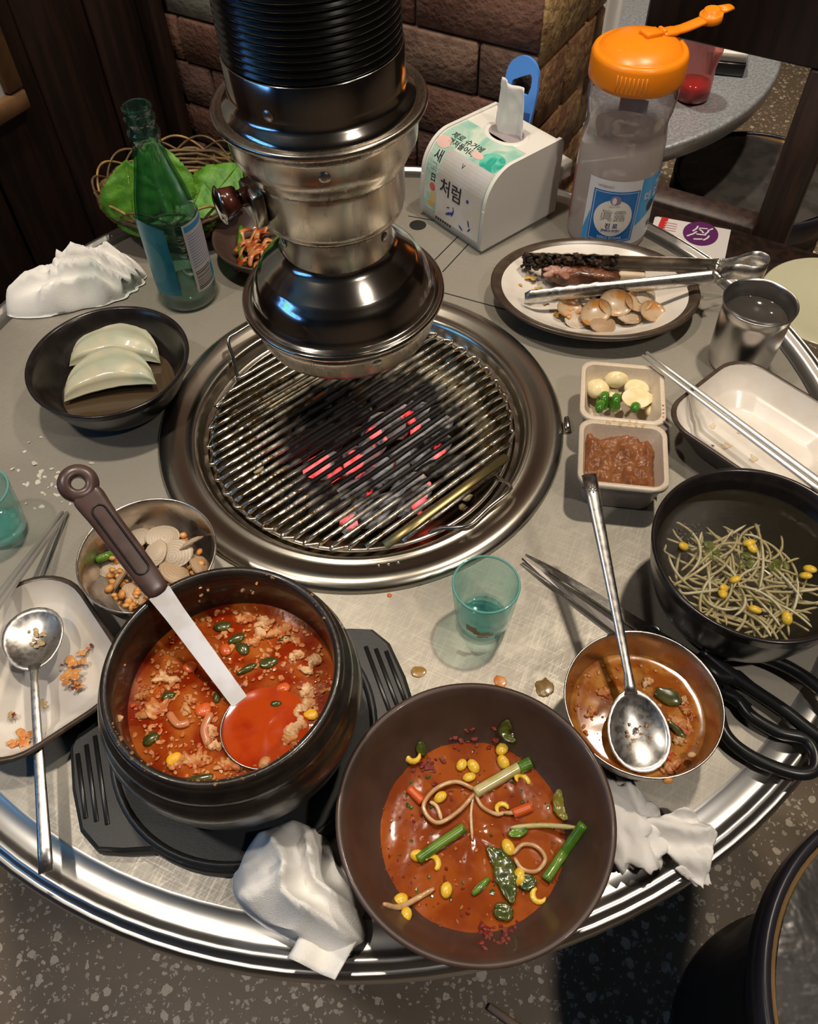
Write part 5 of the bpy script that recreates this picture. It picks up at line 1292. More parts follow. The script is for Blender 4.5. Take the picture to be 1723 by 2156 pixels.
towel('wet_towel', 'crumpled white wet towel at the far left rim of the table', (-30.0, 24.6, 0), math.radians(14), 6.6, 3.6, 4.4, 3.3, tails=((-1, -.25, .35),), fold=1.3)
tf = towel('wet_towel', 'crumpled white wet towel between the stew pot and the brown bowl', (-7.5, -42.9, 0), math.radians(-38), 4.4, 3.2, 4.6, 9.1, tails=((1, 0, .25),), fold=.8)
solid(me('hem', grid(12, 10, lambda u, w: ((u-.5)*3.4+.4*w, (w-.5)*3.6, 1.5-1.1*w+.35*math.sin(u*7+w*2)+.15*nz(u*4, w*4, 2))), 'towel', tf, (3.9, -1.9, 0), (0, 0, math.radians(10))), .12)

def napkin(name, label, corner_px, zfun, n=26, seed=0, th=.04):
    P00, P10, P11, P01 = [at(*c) for c in corner_px]
    def fn(u, w):
        p = P00*(1-u)*(1-w)+P10*u*(1-w)+P11*u*w+P01*(1-u)*w
        return (p.x+.12*nz(u*5, w*5, seed), p.y+.12*nz(u*5, w*5, seed+3), p.z + zfun(u, w))
    return tag(solid(me(name, grid(n, n, fn), 'paper'), th), label, 'napkin')
napkin('paper_napkin', 'creased white paper napkin hanging over the rim beside the brown bowl', ((1330, 1745, .3), (1440, 1712, .9), (1505, 1760, .6), (1478, 1875, -.3)), lambda u, w: .6+.9*math.sin(u*2.6)*(1-w*.7)+.30*math.sin((u-w)*9)+.2*nz(u*4, w*4, 2), seed=1)
napkin('paper_napkin', 'folded corner of paper napkin under the creased one', ((1420, 1830, .4), (1480, 1800, .3), (1500, 1862, -.4), (1465, 1868, -.5)), lambda u, w: .15+.2*math.sin(u*5), seed=7, n=12)
tag(solid(me('paper_napkin', xf(blob(2.3, 4.2, 1.5, .5, .45, 15, 4, ridge=True, floorz=-.2), (0, 0, .5), (0, 0, .25)), 'paper', loc=(15.4, -40.9, .1)), .03), 'crumpled paper napkin squeezed between brown bowl and steel bowl', 'napkin')
tag(solid(me('paper_napkin', xf(blob(2.2, 1.9, 1.1, .5, .6, 22, 4, ridge=True, floorz=-.2), (0, 0, .4), (0, 0, .4)), 'paper', loc=(16.9, -42.2, .1)), .03), 'crumpled wad of napkin tucked beneath the creased napkin', 'napkin')

# ---- soju bottle
bt = thing('soju_bottle', 'empty green glass liquor bottle with blue labels beside the towel', 'bottle', (-18.2, 22.0, 0), (0, 0, 0))
MT['greenglass'] = thin_glass('green_bottle_glass', (.70, .88, .82), .02, 1.9, haze=.05, hazecol=(.05, .30, .24), edge=4.5)  # haze brightens the glass in place of missing lamp reflections
outer = [(0, .5), (2.2, .25), (2.7, 0), (3.0, .1), (3.22, .5), (3.25, 1.0), (3.25, 9.3), (3.2, 10.6), (3.0, 12.0), (2.6, 13.6), (2.1, 15.2), (1.72, 16.6), (1.5, 18.0), (1.42, 19.0), (1.55, 19.15), (1.62, 19.5), (1.5, 19.8), (1.36, 19.95), (1.36, 20.6), (1.5, 20.75), (1.5, 21.1), (1.36, 21.25), (1.36, 21.7), (1.45, 21.85), (1.4, 22.1), (1.15, 22.15)]
inner_ = [(1.1, 22.0), (1.05, 19), (1.2, 18.0), (1.45, 16.6), (1.85, 15.2), (2.35, 13.6), (2.75, 12.0), (2.95, 10.6), (3.0, 9.3), (3.0, 1.2), (2.6, .8), (0, 1.0)]
me('glass', lathe(outer+inner_, 64), 'greenglass', bt)
me('base_glass', lathe([(0, .6), (2.3, .35), (2.9, .45), (3.1, 1.0), (2.9, 1.5), (0, 1.3)], 48), M('thick_green_glass', (.03, .13, .11), .05, coat=.5, alpha=.75), bt)
# view direction angle from the bottle to the camera
va = math.atan2(CAM.y-22.0, CAM.x+18.2)
def cylpart(name, vf, r, z0, a0, mat, par): return me(name, on_cyl(vf, r, z0, a0), mat, par, smooth=False)
LB = cylpart('back_label', rect2d(-2.3, -4.2, 2.3, 4.2, 14), 3.275, 6.6, va+1.02, 'labelwhite', bt)
cylpart('label_band', rect2d(-2.1, 3.3, 2.1, 3.95, 12), 3.285, 6.6, va+1.02, 'labelsky', LB)
cylpart('label_patch', rect2d(.5, -4.0, 2.1, -2.0, 6), 3.285, 6.6, va+1.02, 'labelsky', LB)
for k in range(13): cylpart('label_text', rect2d(-2.0, 2.75-.32*k, 1.9-.5*(k % 3), 2.87-.32*k, 8), 3.285, 6.6, va+1.02, M('small_print', (.28, .38, .62), .5) if k == 0 else bpy.data.materials['small_print'], LB)
rr = rnd(5)
yy = -1.6
while yy > -4.0:
    h_ = .05+.10*rr.random(); cylpart('barcode_line', rect2d(-2.0, yy-h_, .4, yy, 5), 3.286, 6.6, va+1.02, 'inkgrey' if rr.random() < .3 else 'ink', LB); yy -= h_+.05+.09*rr.random()
bo = [(-.5, -.2), (-.5, 1.0), (-.2, 1.6), (-.2, 2.0), (.2, 2.0), (.2, 1.6), (.5, 1.0), (.5, -.2)]
cylpart('bottle_icon', ([(1.3+x*.55, -1.9+y*.8) for x, y in bo], [tuple(range(8))]), 3.285, 6.6, va+1.02, M('icon_blue', (.25, .45, .72), .5), LB)
# front label seen through the glass from behind
ol_ = [(-2.4, -4.4), (2.4, -4.4), (2.4, 3.6), (1.6, 4.3), (0, 4.6), (-1.6, 4.3), (-2.4, 3.6)]
v2, f2 = [], []
for i in range(15):
    x = -2.5+5.0*i/14; top = 4.6-.28*(abs(x)**1.8)*.5
    v2 += [(x, -4.4), (x, top)]
f2 = [(2*i, 2*i+2, 2*i+3, 2*i+1) for i in range(14)]
FL = cylpart('front_label', (v2, f2), 3.27, 6.9, va-1.0, 'labelteal', bt)
cylpart('label_medallion', ellipse2d(1.7, 2.6, 28, -.1, -.4), 3.285, 6.9, va-1.0, 'labelteal2', FL)

# ---- basket of perilla leaves
KX, KY = -19.6, 36.6
bk = thing('wicker_basket', 'oval wicker basket of perilla leaves behind the green bottle', 'basket', (KX, KY, 0))
rr = rnd(8)
for k in range(11):
    s = k/10; r = 5.2+3.2*s**.7; z_ = .4+4.4*s
    pts = [(r*math.cos(a/48*2*math.pi)*1.05+.0, r*math.sin(a/48*2*math.pi)*.95, z_+.22*math.sin(a/48*2*math.pi*14+(k % 2)*math.pi)) for a in range(96)][::2]
    me('weave_strand', tube([(p[0]*(1+.018*math.sin(i*math.pi+(k % 2)*math.pi)), p[1]*(1+.018*math.sin(i*math.pi+(k % 2)*math.pi)), p[2]) for i, p in enumerate(pts)], .2, 6, closed=True), 'wicker' if k < 6 else 'wickerdark', bk)
for k in range(24):
    a = k/24*2*math.pi; me('rib', tube([(r*math.cos(a)*1.05, r*math.sin(a)*.95, z_) for r, z_ in ((4.8, .2), (6.6, 1.4), (7.9, 3.2), (8.6, 5.0))], .16, 6), 'wickerdark', bk)
for k in range(16):
    a0_ = k/16*2*math.pi; pts = []
    for i in range(9):
        t_ = i/8; a = a0_+t_*.85; r = 8.5+.35*math.sin(t_*math.pi); pts.append((r*math.cos(a)*1.05, r*math.sin(a)*.95, 4.6+1.9*math.sin(t_*math.pi)))
    me('rim_loop', tube(smooth_path(pts, 2), .15, 6), 'wicker' if k % 3 == 0 else 'wickerdark', bk)
for dz, ph in ((4.5, 0), (4.75, .5)):
    pts = [(8.6*math.cos(a/60*6.283)*1.05+.18*math.cos(a*1.3+ph*6), 8.6*math.sin(a/60*6.283)*.95, dz+.2*math.sin(a*1.3+ph*6)) for a in range(60)]
    me('rim_strand', tube(pts, .24, 6, closed=True), 'wickerdark', bk)
me('basket_floor', lathe([(0, .3), (5.4, .35), (5.4, .15), (0, .1)], 40), 'wickerdark', bk)
def leaf_vf(L_=9.0, w=4.4, curl=.6, seed=0):
    n, m = 30, 10; v, f = [], []
    for i in range(n+1):
        t = i/n; hw = w*(math.sin(math.pi*t**.75)**.85)*(1-.12*t)
        for k in range(m+1):
            u = k/m*2-1; tooth = (1+.06*(i % 2)) if abs(u) > .95 else 1
            x = u*hw*tooth; y = t*L_
            z_ = curl*(-(u*u)*.5+.25*math.sin(t*3))+.14*math.sin(t*26+abs(u)*4)*abs(u)+.3*nz(t*2, u*2, seed)
            v.append((x, y, z_))
    for i in range(n):
        for k in range(m): f.append((i*(m+1)+k, i*(m+1)+k+1, (i+1)*(m+1)+k+1, (i+1)*(m+1)+k))
    return v, f
lf = None
for i, (px, py, z_, rx, ry, rz, sc, w) in enumerate(((285, 478, 4.2, 1.15, .1, .06, .8, 'tall perilla leaf left of the bottle neck'), (350, 455, 3.8, 1.1, -.1, -.12, .95, 'large perilla leaf right of the bottle neck'), (420, 448, 3.6, .55, .35, -.75, .85, 'perilla leaf pointing right over the basket weave'), (385, 490, 3.2, .5, .1, -.45, .75, 'low perilla leaf seen behind the bottle shoulder'), (310, 500, 3.0, .8, 0, .05, .8, 'perilla leaf seen through the bottle glass'))):
    q = at(px, py, z_)
    if lf is None: lf = me('perilla_leaf', leaf_vf(), 'green_leaf', loc=(q.x, q.y, z_), rot=(rx, ry, rz)); o = lf; solid(o, .05)
    else: o = inst(lf, 'perilla_leaf', None, (q.x, q.y, z_), (rx, ry, rz))
    o.scale = (sc,)*3; tag(o, w, 'leaf', 'perilla leaves in the basket')
    me('midrib', tube([(0, .1, .12), (0, 3, .25), (0, 8.5, .05)], [.14, .1, .04], 6), 'scallion', o)

# ---- kimchi dish behind the hood
kx, ky = -8.4, 28.3
kp_ = bowl_prof(6.9, 2.9, 4.0, .35, .4, .6, flat=4.4)
tag(me('brown_dish', lathe(kp_, 80), 'brownbowl', loc=(kx, ky, 0)), 'shallow brown dish of kimchi half hidden behind the hood', 'dish')
MT['kimchi'] = M('kimchi', (.34, .055, .010), .3, col2=(.55, .22, .07), scale=70, bump=.5, bscale=150)
for i in range(26):
    r = rnd(200+i); px, py = 545+r.gauss(0, 22), 520+r.gauss(0, 30)
    q = at(px, py, 1.7)
    rr_ = math.hypot(q.x-kx, q.y-ky)
    if rr_ > 5.2: q = Vector((kx+(q.x-kx)*5/rr_, ky+(q.y-ky)*5/rr_, 0))
    tag(me('kimchi_shred', tube(smooth_path([(q.x-1.2*r.random(), q.y-.8, 1.5), (q.x, q.y+.3*r.random(), 2.0+.6*r.random()), (q.x+1.4*r.random(), q.y+1.6*r.random(), 1.6+.6*r.random())], 4), .15+.25*r.random(), 8, flat=.45), 'kimchi'), 'red kimchi shred in the shallow brown dish', 'kimchi', 'kimchi in the brown dish')
P_ = [at(508, 478, 2.4), at(505, 520, 1.8), at(512, 560, 1.9)]
tag(me('green_onion_stalk', tube(smooth_path([(p.x, p.y, p.z) for p in P_], 5), .28, 8), 'scallion'), 'green onion strand at the left of the kimchi', 'green onion')

# ---- tissue box
F0 = Vector((16.0, 25.1, 0)); fe = Vector((9.8-16.0, 34.3-25.1, 0)).normalized(); se = Vector((-fe.y, fe.x, 0)); se = se if se.x > 0 else -se
BWd, BDp, BH = 11.1, 12.2, 9.8
tx = thing('tissue_box', 'white napkin dispenser with stickers standing in front of the brick pillar', 'tissue box', (F0.x, F0.y, 0), (0, 0, math.atan2(se.y, se.x)))
# local x: into depth (se), y: along the front edge toward the left (fe)
def box_profile(grow=0.0, n=28):
    pr_ = [(-grow, -grow*0)]
    pts = [(.25-grow, .5), (.0-grow, 1.0), (.35-grow, BH-4.2)]
    for k in range(n+1):
        a = math.radians(180-90*k/n); pts.append((4.3+(3.9+grow)*math.cos(a)+.0, BH-4.2+(4.2+grow)*math.sin(a)))
    pts += [(BDp-.4+grow, BH+grow), (BDp+grow, BH-.4), (BDp+grow, .5), (BDp-.2, .5)]
    return pts
def extr(pr_, y0, y1):
    n_ = len(pr_); v = [(x, y0, z_) for x, z_ in pr_]+[(x, y1, z_) for x, z_ in pr_]
    f = [tuple(range(n_)), tuple(range(n_, 2*n_))[::-1]]+[(i, n_+i, n_+(i+1) % n_, (i+1) % n_) for i in range(n_)]
    return v, f
me('body', extr(box_profile(), .35, BWd-.35), 'whiteplastic', tx, sharp=40)
for y0, y1, nm in ((0, .45, 'side_panel'), (BWd-.45, BWd, 'side_panel')): me(nm, extr(box_profile(.22), y0, y1), 'whiteplastic', tx, sharp=40)
me('foot', box(BDp-.6, BWd-.5, .7, .1, 1, (BDp/2, BWd/2, .35)), 'whiteplastic', tx)
def surf(y, s, off=.02):
    """point on the front/top skin; s = arc length from the bottom front edge"""
    L1 = BH-5.2
    if s <= L1: return Vector((.0+.35*s/L1-off, y, 1.0+s))
    s -= L1; R_ = 4.05
    if s <= R_*math.pi/2:
        a = math.pi-s/R_; return Vector((4.3+(3.9+off)*math.cos(a), y, BH-4.2+(4.2+off)*math.sin(a)))
    s -= R_*math.pi/2
    return Vector((4.3+s, y, BH+off))
def skin(name, vf2, mat, par, off=.02):
    # vf2: drawing with x to the right (seen from the front), y up along the skin; right = toward y=0
    return me(name, ([surf(BWd-x, s, off) for x, s in vf2[0]], vf2[1]), mat, par, smooth=False)
def rect2s(x0, s0, x1, s1, nx=2, ns=14):
    v, f = grid(nx, ns, lambda u, w: (x0+(x1-x0)*u, s0+(s1-s0)*w, 0)); return [(p[0], p[1]) for p in v], f
def at2(vf, x, s, sc=1.0, rot=0): return [(x+(p[0]*math.cos(rot)-p[1]*math.sin(rot))*sc, s+(p[0]*math.sin(rot)+p[1]*math.cos(rot))*sc) for p in vf[0]], vf[1]
sk = skin('green_sticker', rect2s(.6, .6, 10.6, 13.6, 3, 24), 'stickgreen', tx, .03)
sp2 = skin('silver_sticker', rect2s(2.8, .3, 10.4, 8.6, 3, 20), 'foil', tx, .06)
skin('bottle_art', at2(ellipse2d(1.6, 1.5), 8.9, 9.7), 'stickjade', sk, .05)
skin('pink_art', at2(ellipse2d(1.1, .8), 1.6, 8.9), 'stickpink', sk, .05)
skin('pink_art', at2(ellipse2d(1.0, .45), 6.6, 9.5), 'stickpink', sk, .05)
skin('red_dot', at2(ellipse2d(.5, .5), 2.0, 3.6), M('dot_red', (.72, .12, .10), .5), sk, .05)
skin('snack_art', at2(ellipse2d(.55, .9), 2.25, 2.5), M('art_tan', (.66, .50, .25), .5), sk, .05)
skin('snack_art', at2(ellipse2d(.6, .3), 1.9, 1.4), M('art_orange', (.75, .38, .08), .5), sk, .05)
skin('lettering', at2(text2d('처럼', 2.1, .025), 5.2, 4.3), 'ink', sp2, .10)
skin('lettering', at2(text2d('새', 1.5, .02), 2.0, 7.2), 'ink', sk, .05)
skin('lettering', at2(text2d('고', 1.2, .01), 1.9, 5.9), 'inkgrey', sk, .05)
skin('lettering', at2(text2d('日', 1.0, .03), 2.0, 4.7), 'ink', sk, .05)
skin('lettering', at2(text2d('제로 슈거에', 1.05, .015), 4.2, 10.3), 'ink', sk, .05)
skin('lettering', at2(text2d('빠져들어라', .95, .015), 4.1, 9.3), 'ink', sk, .05)
skin('lettering', at2(text2d('V', .8, .0), 6.0, 7.6), 'ink', sp2, .09)
skin('blue_logo', at2(ellipse2d(.22, .22), 8.1, 4.5), 'inkblue', sp2, .09)
for k, (x, s, sc, ro) in enumerate(((5.2, 1.6, .5, .5), (5.8, 1.9, .4, 1.2), (8.6, 1.9, .35, 1.9), (8.8, 1.2, .3, .9), (5.0, 2.3, .22, .3), (7.4, .8, .35, 2.6), (5.9, 2.5, .2, 2.0))):
    skin('torn_print', at2(ellipse2d(1.3, .35, 9), x, s, sc, ro), 'inkblue', sp2, .09)
for k in range(7): skin('vent_slot', at2(ellipse2d(.16, .2, 8), 3.0+.42*k, .05), 'ink', tx, .03)
me('sticker_outline', tube([surf(BWd-x, s, .03) for x, s in ((.5, -.2), (10.55, -.2), (10.55, 6.0))], .05, 5), 'inkgrey', tx)
me('slot_ring', xf(lathe([(1.75, 0), (2.0, .12), (2.25, .1), (2.35, 0)], 36, sx=1.0, sy=1.3), (8.3, BWd/2-.2, BH)), 'whiteplastic', tx)
me('slot_dark', xf(lathe([(0, .03), (1.8, .03)], 30, sy=1.3), (8.3, BWd/2-.2, BH)), 'inkgrey', tx)
me('rear_tray', box(3.0, 8, 2.2, .2, 1, (BDp+1.6, BWd/2-1, 4.8)), 'whiteplastic', tx)
def tissue():
    def fn(u, w):
        h_ = w*6.0
        wd = 2.0-.25*w
        return (8.3+.55*math.sin(u*7.5+w)*(1-w*.45)+.2*w+.12*nz(u*6, w*5, 2), BWd/2-.2+(u-.5)*2*wd*(1+.25*(1-w)), BH-.3+h_*(1-.22*max(0, .5-u)*0))
    return grid(18, 14, fn)
tis = solid(me('tissue', tissue(), 'paper', tx), .04)

# ---- blue plastic bottle opener behind the tissue box
oa = Vector((23.0, 42.0, 0))
op = thing('bottle_opener', 'bright blue plastic opener handle standing behind the tissue box', 'opener', (21.6, 40.5, -1.2), (math.radians(-12), 0, math.radians(-36)))
def opener():
    o = []; i_ = []
    n = 40
    for k in range(n):
        a = 2*math.pi*k/n; x, y = 2.1*math.cos(a), 2.3*math.sin(a)
        if y < 0: y *= 4.4; x *= 1.08
        o.append((x, 13.4+y))
    h_ = [(-1.25, 12.1), (-1.15, 12.9), (.2, 13.6), (1.05, 14.0), (1.3, 13.6), (1.35, 12.6), (1.1, 11.5), (.4, 11.6)]
    for k in range(n):
        a = 2*math.pi*k/n; best = None
        # ray from the hole centre to the hole polygon
        cx_, cy_ = .25, 12.6; dx, dy = math.cos(a), math.sin(a); bt_ = 9
        for (x0, y0), (x1, y1) in zip(h_, h_[1:]+h_[:1]):
            den = dx*(y1-y0)-dy*(x1-x0)
            if abs(den) < 1e-9: continue
            t = ((x0-cx_)*(y1-y0)-(y0-cy_)*(x1-x0))/den; u = ((x0-cx_)*dy-(y0-cy_)*dx)/den
            if t > 0 and -1e-6 <= u <= 1+1e-6: bt_ = min(bt_, t)
        i_.append((cx_+dx*bt_, cy_+dy*bt_))
    v = []
    for y in (-.3, .3): v += [(p[0], y, p[1]) for p in o]+[(p[0], y, p[1]) for p in i_]
    f = []
    for k in range(n):
        l = (k+1) % n
        f += [(k, l, n+l, n+k), (2*n+k, 3*n+k, 3*n+l, 2*n+l), (k, 2*n+k, 2*n+l, l), (n+k, n+l, 3*n+l, 3*n+k)]
    return v, f
me('handle_body', opener(), 'blue', op, smooth=False)
me('lower_grip', box(4.0, .8, 6.5, .25, 1, (0, 0, 6.6)), M('dark_blue_plastic', (.015, .06, .22), .4), op)

# ---- water pitcher with orange lid
WX, WY = 31.75, 28.0
wp = thing('water_pitcher', 'tall clear plastic water jug with orange flip lid and blue label', 'pitcher', (WX, WY, 0))
MT['jug'] = thin_glass('frosted_jug_plastic', (.90, .87, .87), .06, 1.7, edge=6.0, haze=.78, hazecol=(.80, .70, .66), zsplit=(.125, .138))
RJ = 4.72
me('jug', lathe([(0, .3), (4.0, .3), (4.4, 0), (RJ-.05, .4), (RJ, 1.0), (RJ, 8.5), (4.7, 10.5), (4.62, 12.0), (4.45, 13.2), (4.35, 14.0), (4.42, 14.8), (4.62, 15.6), (4.72, 16.6), (4.72, 17.4), (4.5, 18.2), (4.35, 18.7), (4.35, 20.0)], 80), 'jug', wp)
me('water', lathe([(0, 12.35), (4.5, 12.35), (4.55, 12.42)], 64), thin_glass('water_surface', (.95, .93, .93), .02, 1.33, haze=.12, hazecol=(.5, .45, .45)), wp)
lid = me('lid', lathe([(4.75, 18.5), (4.9, 18.6), (4.95, 19.0), (4.92, 20.9), (4.75, 21.3), (4.5, 21.45), (4.3, 21.35), (4.2, 21.45), (3.6, 21.95), (2.4, 22.3), (0, 22.5)], 80), 'orange', wp)
ca = math.atan2(CAM.y-WY, CAM.x-WX)
for k in range(8):
    a = ca-.05+(k-3.5)*.085; me('lid_rib', box(.16, .14, 1.7, .05, 1), M('lid_rib_pale', (.92, .36, .06), .4) if k == 0 else bpy.data.materials['lid_rib_pale'], lid, (4.95*math.cos(a), 4.95*math.sin(a), 19.75), (0, 0, a))
# spout hole, bridge and open cap arm (pointing right and back)
sa = math.radians(20); sd = Vector((math.cos(sa), math.sin(sa), 0)); sn = Vector((-sd.y, sd.x, 0))
def lpos(r, w, z): return sd*r + sn*w + Vector((0, 0, z))
me('spout_ring', xf(lathe([(.75, -.1), (.8, .18), (1.0, .2), (1.15, 0), (1.1, -.2)], 30, sy=.9), lpos(-2.5, 0, 22.0), (0, -.2, sa)), 'orange', lid)
me('spout_hole', xf(lathe([(0, .05), (.82, .06)], 26, sy=.9), lpos(-2.5, 0, 22.03), (0, -.2, sa)), M('spout_dark', (.22, .045, .002), .6), lid)
me('hinge_block', xf(box(2.0, 1.5, .7, .18, 2), lpos(.9, .0, 22.5), (0, .05, sa)), 'orange', lid)
me('hinge_slot', xf(box(.5, 1.2, .8, .12, 1), lpos(2.3, .0, 22.4), (0, .1, sa)), 'orange', lid)
arm_p = [lpos(2.2, 0, 22.3), lpos(3.8, 0, 22.2), lpos(5.2, 0, 22.2), lpos(7.6, 0, 22.5)]
me('cap_arm', tube(smooth_path(arm_p, 4), [.85]*5+[.75]*8, 10, flat=.4, up=(0, 0, 1)), 'orange', lid)
cpz = lpos(8.3, 0, 22.7)
capx = me('flip_cap', xf(lathe([(0, -.5), (1.15, -.5), (1.2, -.3), (1.2, .25), (1.05, .3), (.85, .3), (.8, .7), (.65, .75), (0, .55)], 30), cpz, (0, -.1, sa)), 'orange', lid)
me('cap_tab', tube([cpz+sd*.9+Vector((0, 0, .4)), cpz+sd*2.4+Vector((0, 0, .4))], [.8, .6], 10, flat=.35, up=(0, 0, 1)), 'orange', capx)
# label
la = ca+.18; R1 = RJ+.03; LZ = 5.2
def lblpart(name, vf, r, z0, a0, mat, par): return cylpart(name, ([(x*1.13, y*1.13) for x, y in vf[0]], vf[1]), r, z0, a0, mat, par)
lbl = lblpart('label', rect2d(-3.3, -3.6, 6.4, 3.7, 24), R1, LZ, la, 'labelwhite', wp)
def strip2d(x0, x1, f0, f1, n=14):
    v = []
    for i in range(n+1):
        t = i/n; v += [(x0+(x1-x0)*t, f0(t)), (x0+(x1-x0)*t, f1(t))]
    return v, [(2*i, 2*i+2, 2*i+3, 2*i+1) for i in range(n)]
lblpart('label_sky', strip2d(2.2, 6.4, lambda t: -1.5+2.3*t, lambda t: 3.7), R1+.012, LZ, la, 'labelsky', lbl)
lblpart('label_sky', strip2d(-3.3, -2.7, lambda t: -3.6, lambda t: -2.2+2.4*t, 4), R1+.012, LZ, la, 'labelsky', lbl)
lblpart('label_panel', rect2d(-2.65, -3.1, 2.1, 2.6, 14), R1+.012, LZ, la, 'labelblue', lbl)
for x0, y0, x1, y1 in ((-2.5, 2.38, 1.95, 2.46), (-2.5, -2.96, 1.95, -2.88), (-2.5, -2.9, -2.42, 2.4), (1.87, -2.9, 1.95, 2.4)): lblpart('label_line', rect2d(x0, y0, x1, y1, 10), R1+.02, LZ, la, M('pale_blue_line', (.45, .62, .85), .5) if x0 == -2.5 and y0 == 2.38 else bpy.data.materials['pale_blue_line'], lbl)
lblpart('label_medallion', (ellipse2d(1.95, 2.05, 30, -.3, -.35)), R1+.03, LZ, la, 'labelcream', lbl)
lblpart('label_emblem', (ellipse2d(.55, .52, 20, -.3, 1.65)), R1+.04, LZ, la, M('emblem_plum', (.28, .22, .36), .5), lbl)
lblpart('label_emblem', (ellipse2d(.22, .38, 14, -.42, 1.6)), R1+.05, LZ, la, 'labelcream', lbl)
def ctext(s, size, x, y, mat, fat=.0, rot=0, r=R1+.045): lblpart('lettering', at2(text2d(s, size, fat), x, y, 1, rot), r, LZ, la, mat, lbl)
ctext('眞露', 1.35, -.3, -.15, 'inkgrey', .0)
ctext('진 로', .62, -.3, -1.25, M('ink_indigo', (.05, .05, .18), .5), .02)
ctext('JINRO SOJU', .36, -.3, -1.75, bpy.data.materials['ink_indigo'], .01)
ctext('ZERO SUGAR', .42, -.3, -2.6, bpy.data.materials['pale_blue_line'], .01)
ctext('HITEJINRO', .34, -1.5, 3.05, 'inkgrey', .0)
ctext('since 1924', .26, -.3, .98, 'inkgrey', .0)
ctext('깨끗', .95, 4.9, 2.5, 'labelwhite', .03)
ctext('더 좋은', 1.05, 4.3, 1.5, 'labelwhite', .03)
ctext('맛', .9, 4.6, -2.2, M('ink_navy', (.02, .05, .22), .5), .03)
lblpart('bottle_art', (ellipse2d(.55, .65, 16, 4.0, .25)), R1+.03, LZ, la, 'ink', lbl)
cylpart('red_stripe', rect2d(-7.2, -3.2, -6.9, 3.6, 3), R1, LZ, la, 'red', wp)
# paper on the far side of the jug, seen through
cylpart('far_sticker', rect2d(-1.6, -.8, 1.6, .8, 8), 4.25, 13.4, ca+math.pi-.1, M('far_sticker_pink', (.72, .58, .54), .6), wp)

# ---- neighbouring steel table with pink bottle and card box
r2 = thing('round_table', 'neighbouring round steel table beyond the timber partition', 'table', (37.6, 110.2, -TH))
me('tabletop', lathe([(0, 0), (20, 0), (46.2, 0), (46.9, .1), (47.7, .3), (48.1, .1), (48.2, -.3), (48.0, -2.4), (47.3, -2.6), (0, -2.7)], 96), M('blue_grey_steel', (.50, .53, .58), .3, .7, col2=(.58, .61, .65), scale=200, rough2=.4), r2, (0, 0, TH-12))
me('pedestal', lathe([(16, TH-14.6), (16, 2), (18, 1.5), (18, 0), (0, 0)], 40), 'black', r2)
pb = thing('pink_bottle', 'half empty pink plastic squeeze bottle on the neighbouring table', 'bottle', (*at(1455, 205, -12).xy, -12))
me('bottle_wall', lathe([(0, .1), (2.6, .1), (2.9, .4), (2.95, 2), (2.85, 5.5), (3.3, 8.0), (3.4, 10), (2.6, 13), (1.2, 15), (1.1, 17), (0, 17.2)], 40), thin_glass('pink_plastic', (.95, .62, .60), .05, 1.45, haze=.35, hazecol=(.80, .40, .40)), pb)
me('red_liquid', lathe([(0, .3), (2.6, .3), (2.75, .8), (2.8, 2.6), (0, 2.6)], 40), M('red_liquid', (.65, .03, .02), .1, emit=None, coat=.4, sss=.2), pb)
cb_ = thing('card_box', 'small white and black box on the neighbouring table', 'box', (*at(1528, 150, -12).xy, -12), (0, 0, math.radians(-20)))
me('black_base', box(6, 3.6, 2.2, .2, 1, (0, 0, 1.1)), 'black', cb_); me('white_top', box(5.6, 8, 1.6, .2, 1, (0, 2.6, 3.0)), 'whiteplastic', cb_)

# ---- black stool behind the partition, stool at the front right
def stool(label, x, y, z, r, sub=0):
    t = thing('stool', label, 'stool', (x, y, -TH)); hgt = TH+z
    prof = [(0, hgt+.9), (r*.5, hgt+.85), (r*.8, hgt+.6), (r*.93, hgt+.1)]
    v, f, _ = lathe([(0, 1.2)]+[(r*.93*k/10, 1.2-.6*(k/10)**3) for k in range(1, 11)], 72)
    v = [(p[0], p[1], p[2]+hgt-.6+.35*nz(p[0]*.10, p[1]*.10, x)+.18*nz(p[0]*.3, p[1]*.3, y)) for p in v]
    me('seat_pad', (v, f), 'vinyl', t)
    me('foam_edge', lathe([(r*.91, hgt-.6), (r*.945, hgt+.1), (r*.955, hgt-.6)], 72), 'foam', t)
    me('seat_rim', lathe([(r*.95, hgt-.9), (r*.955, hgt+.35), (r*.98, hgt+.55), (r, hgt+.3), (r*1.005, hgt-3.6), (r*.97, hgt-4.2), (r*.9, hgt-4.2)], 96), 'vinylrim', t)
    me('drum_body', lathe([(r*.9, hgt-4.2), (r*.88, hgt-8), (r*.90, hgt-8.4), (r*.88, hgt-8.8), (r*.88, hgt-10), (r*.90, hgt-10.4), (r*.88, hgt-10.8), (r*.88, hgt-12), (r*.90, hgt-12.4), (r*.88, hgt-12.8), (r*.86, 4), (r*.9, 2), (r*.9, 0), (0, 0)], 72), M('black_drum', (.028, .023, .021), .4) if sub == 0 else bpy.data.materials['black_drum'], t)
    return t
stool('black drum stool with glossy worn vinyl seat at the lower right corner', 52.2, -56.4, -26.0, 21.9)
stool('black vinyl stool seen through the timber opening', 77.5, 77.5, -27, 15.5, 1)
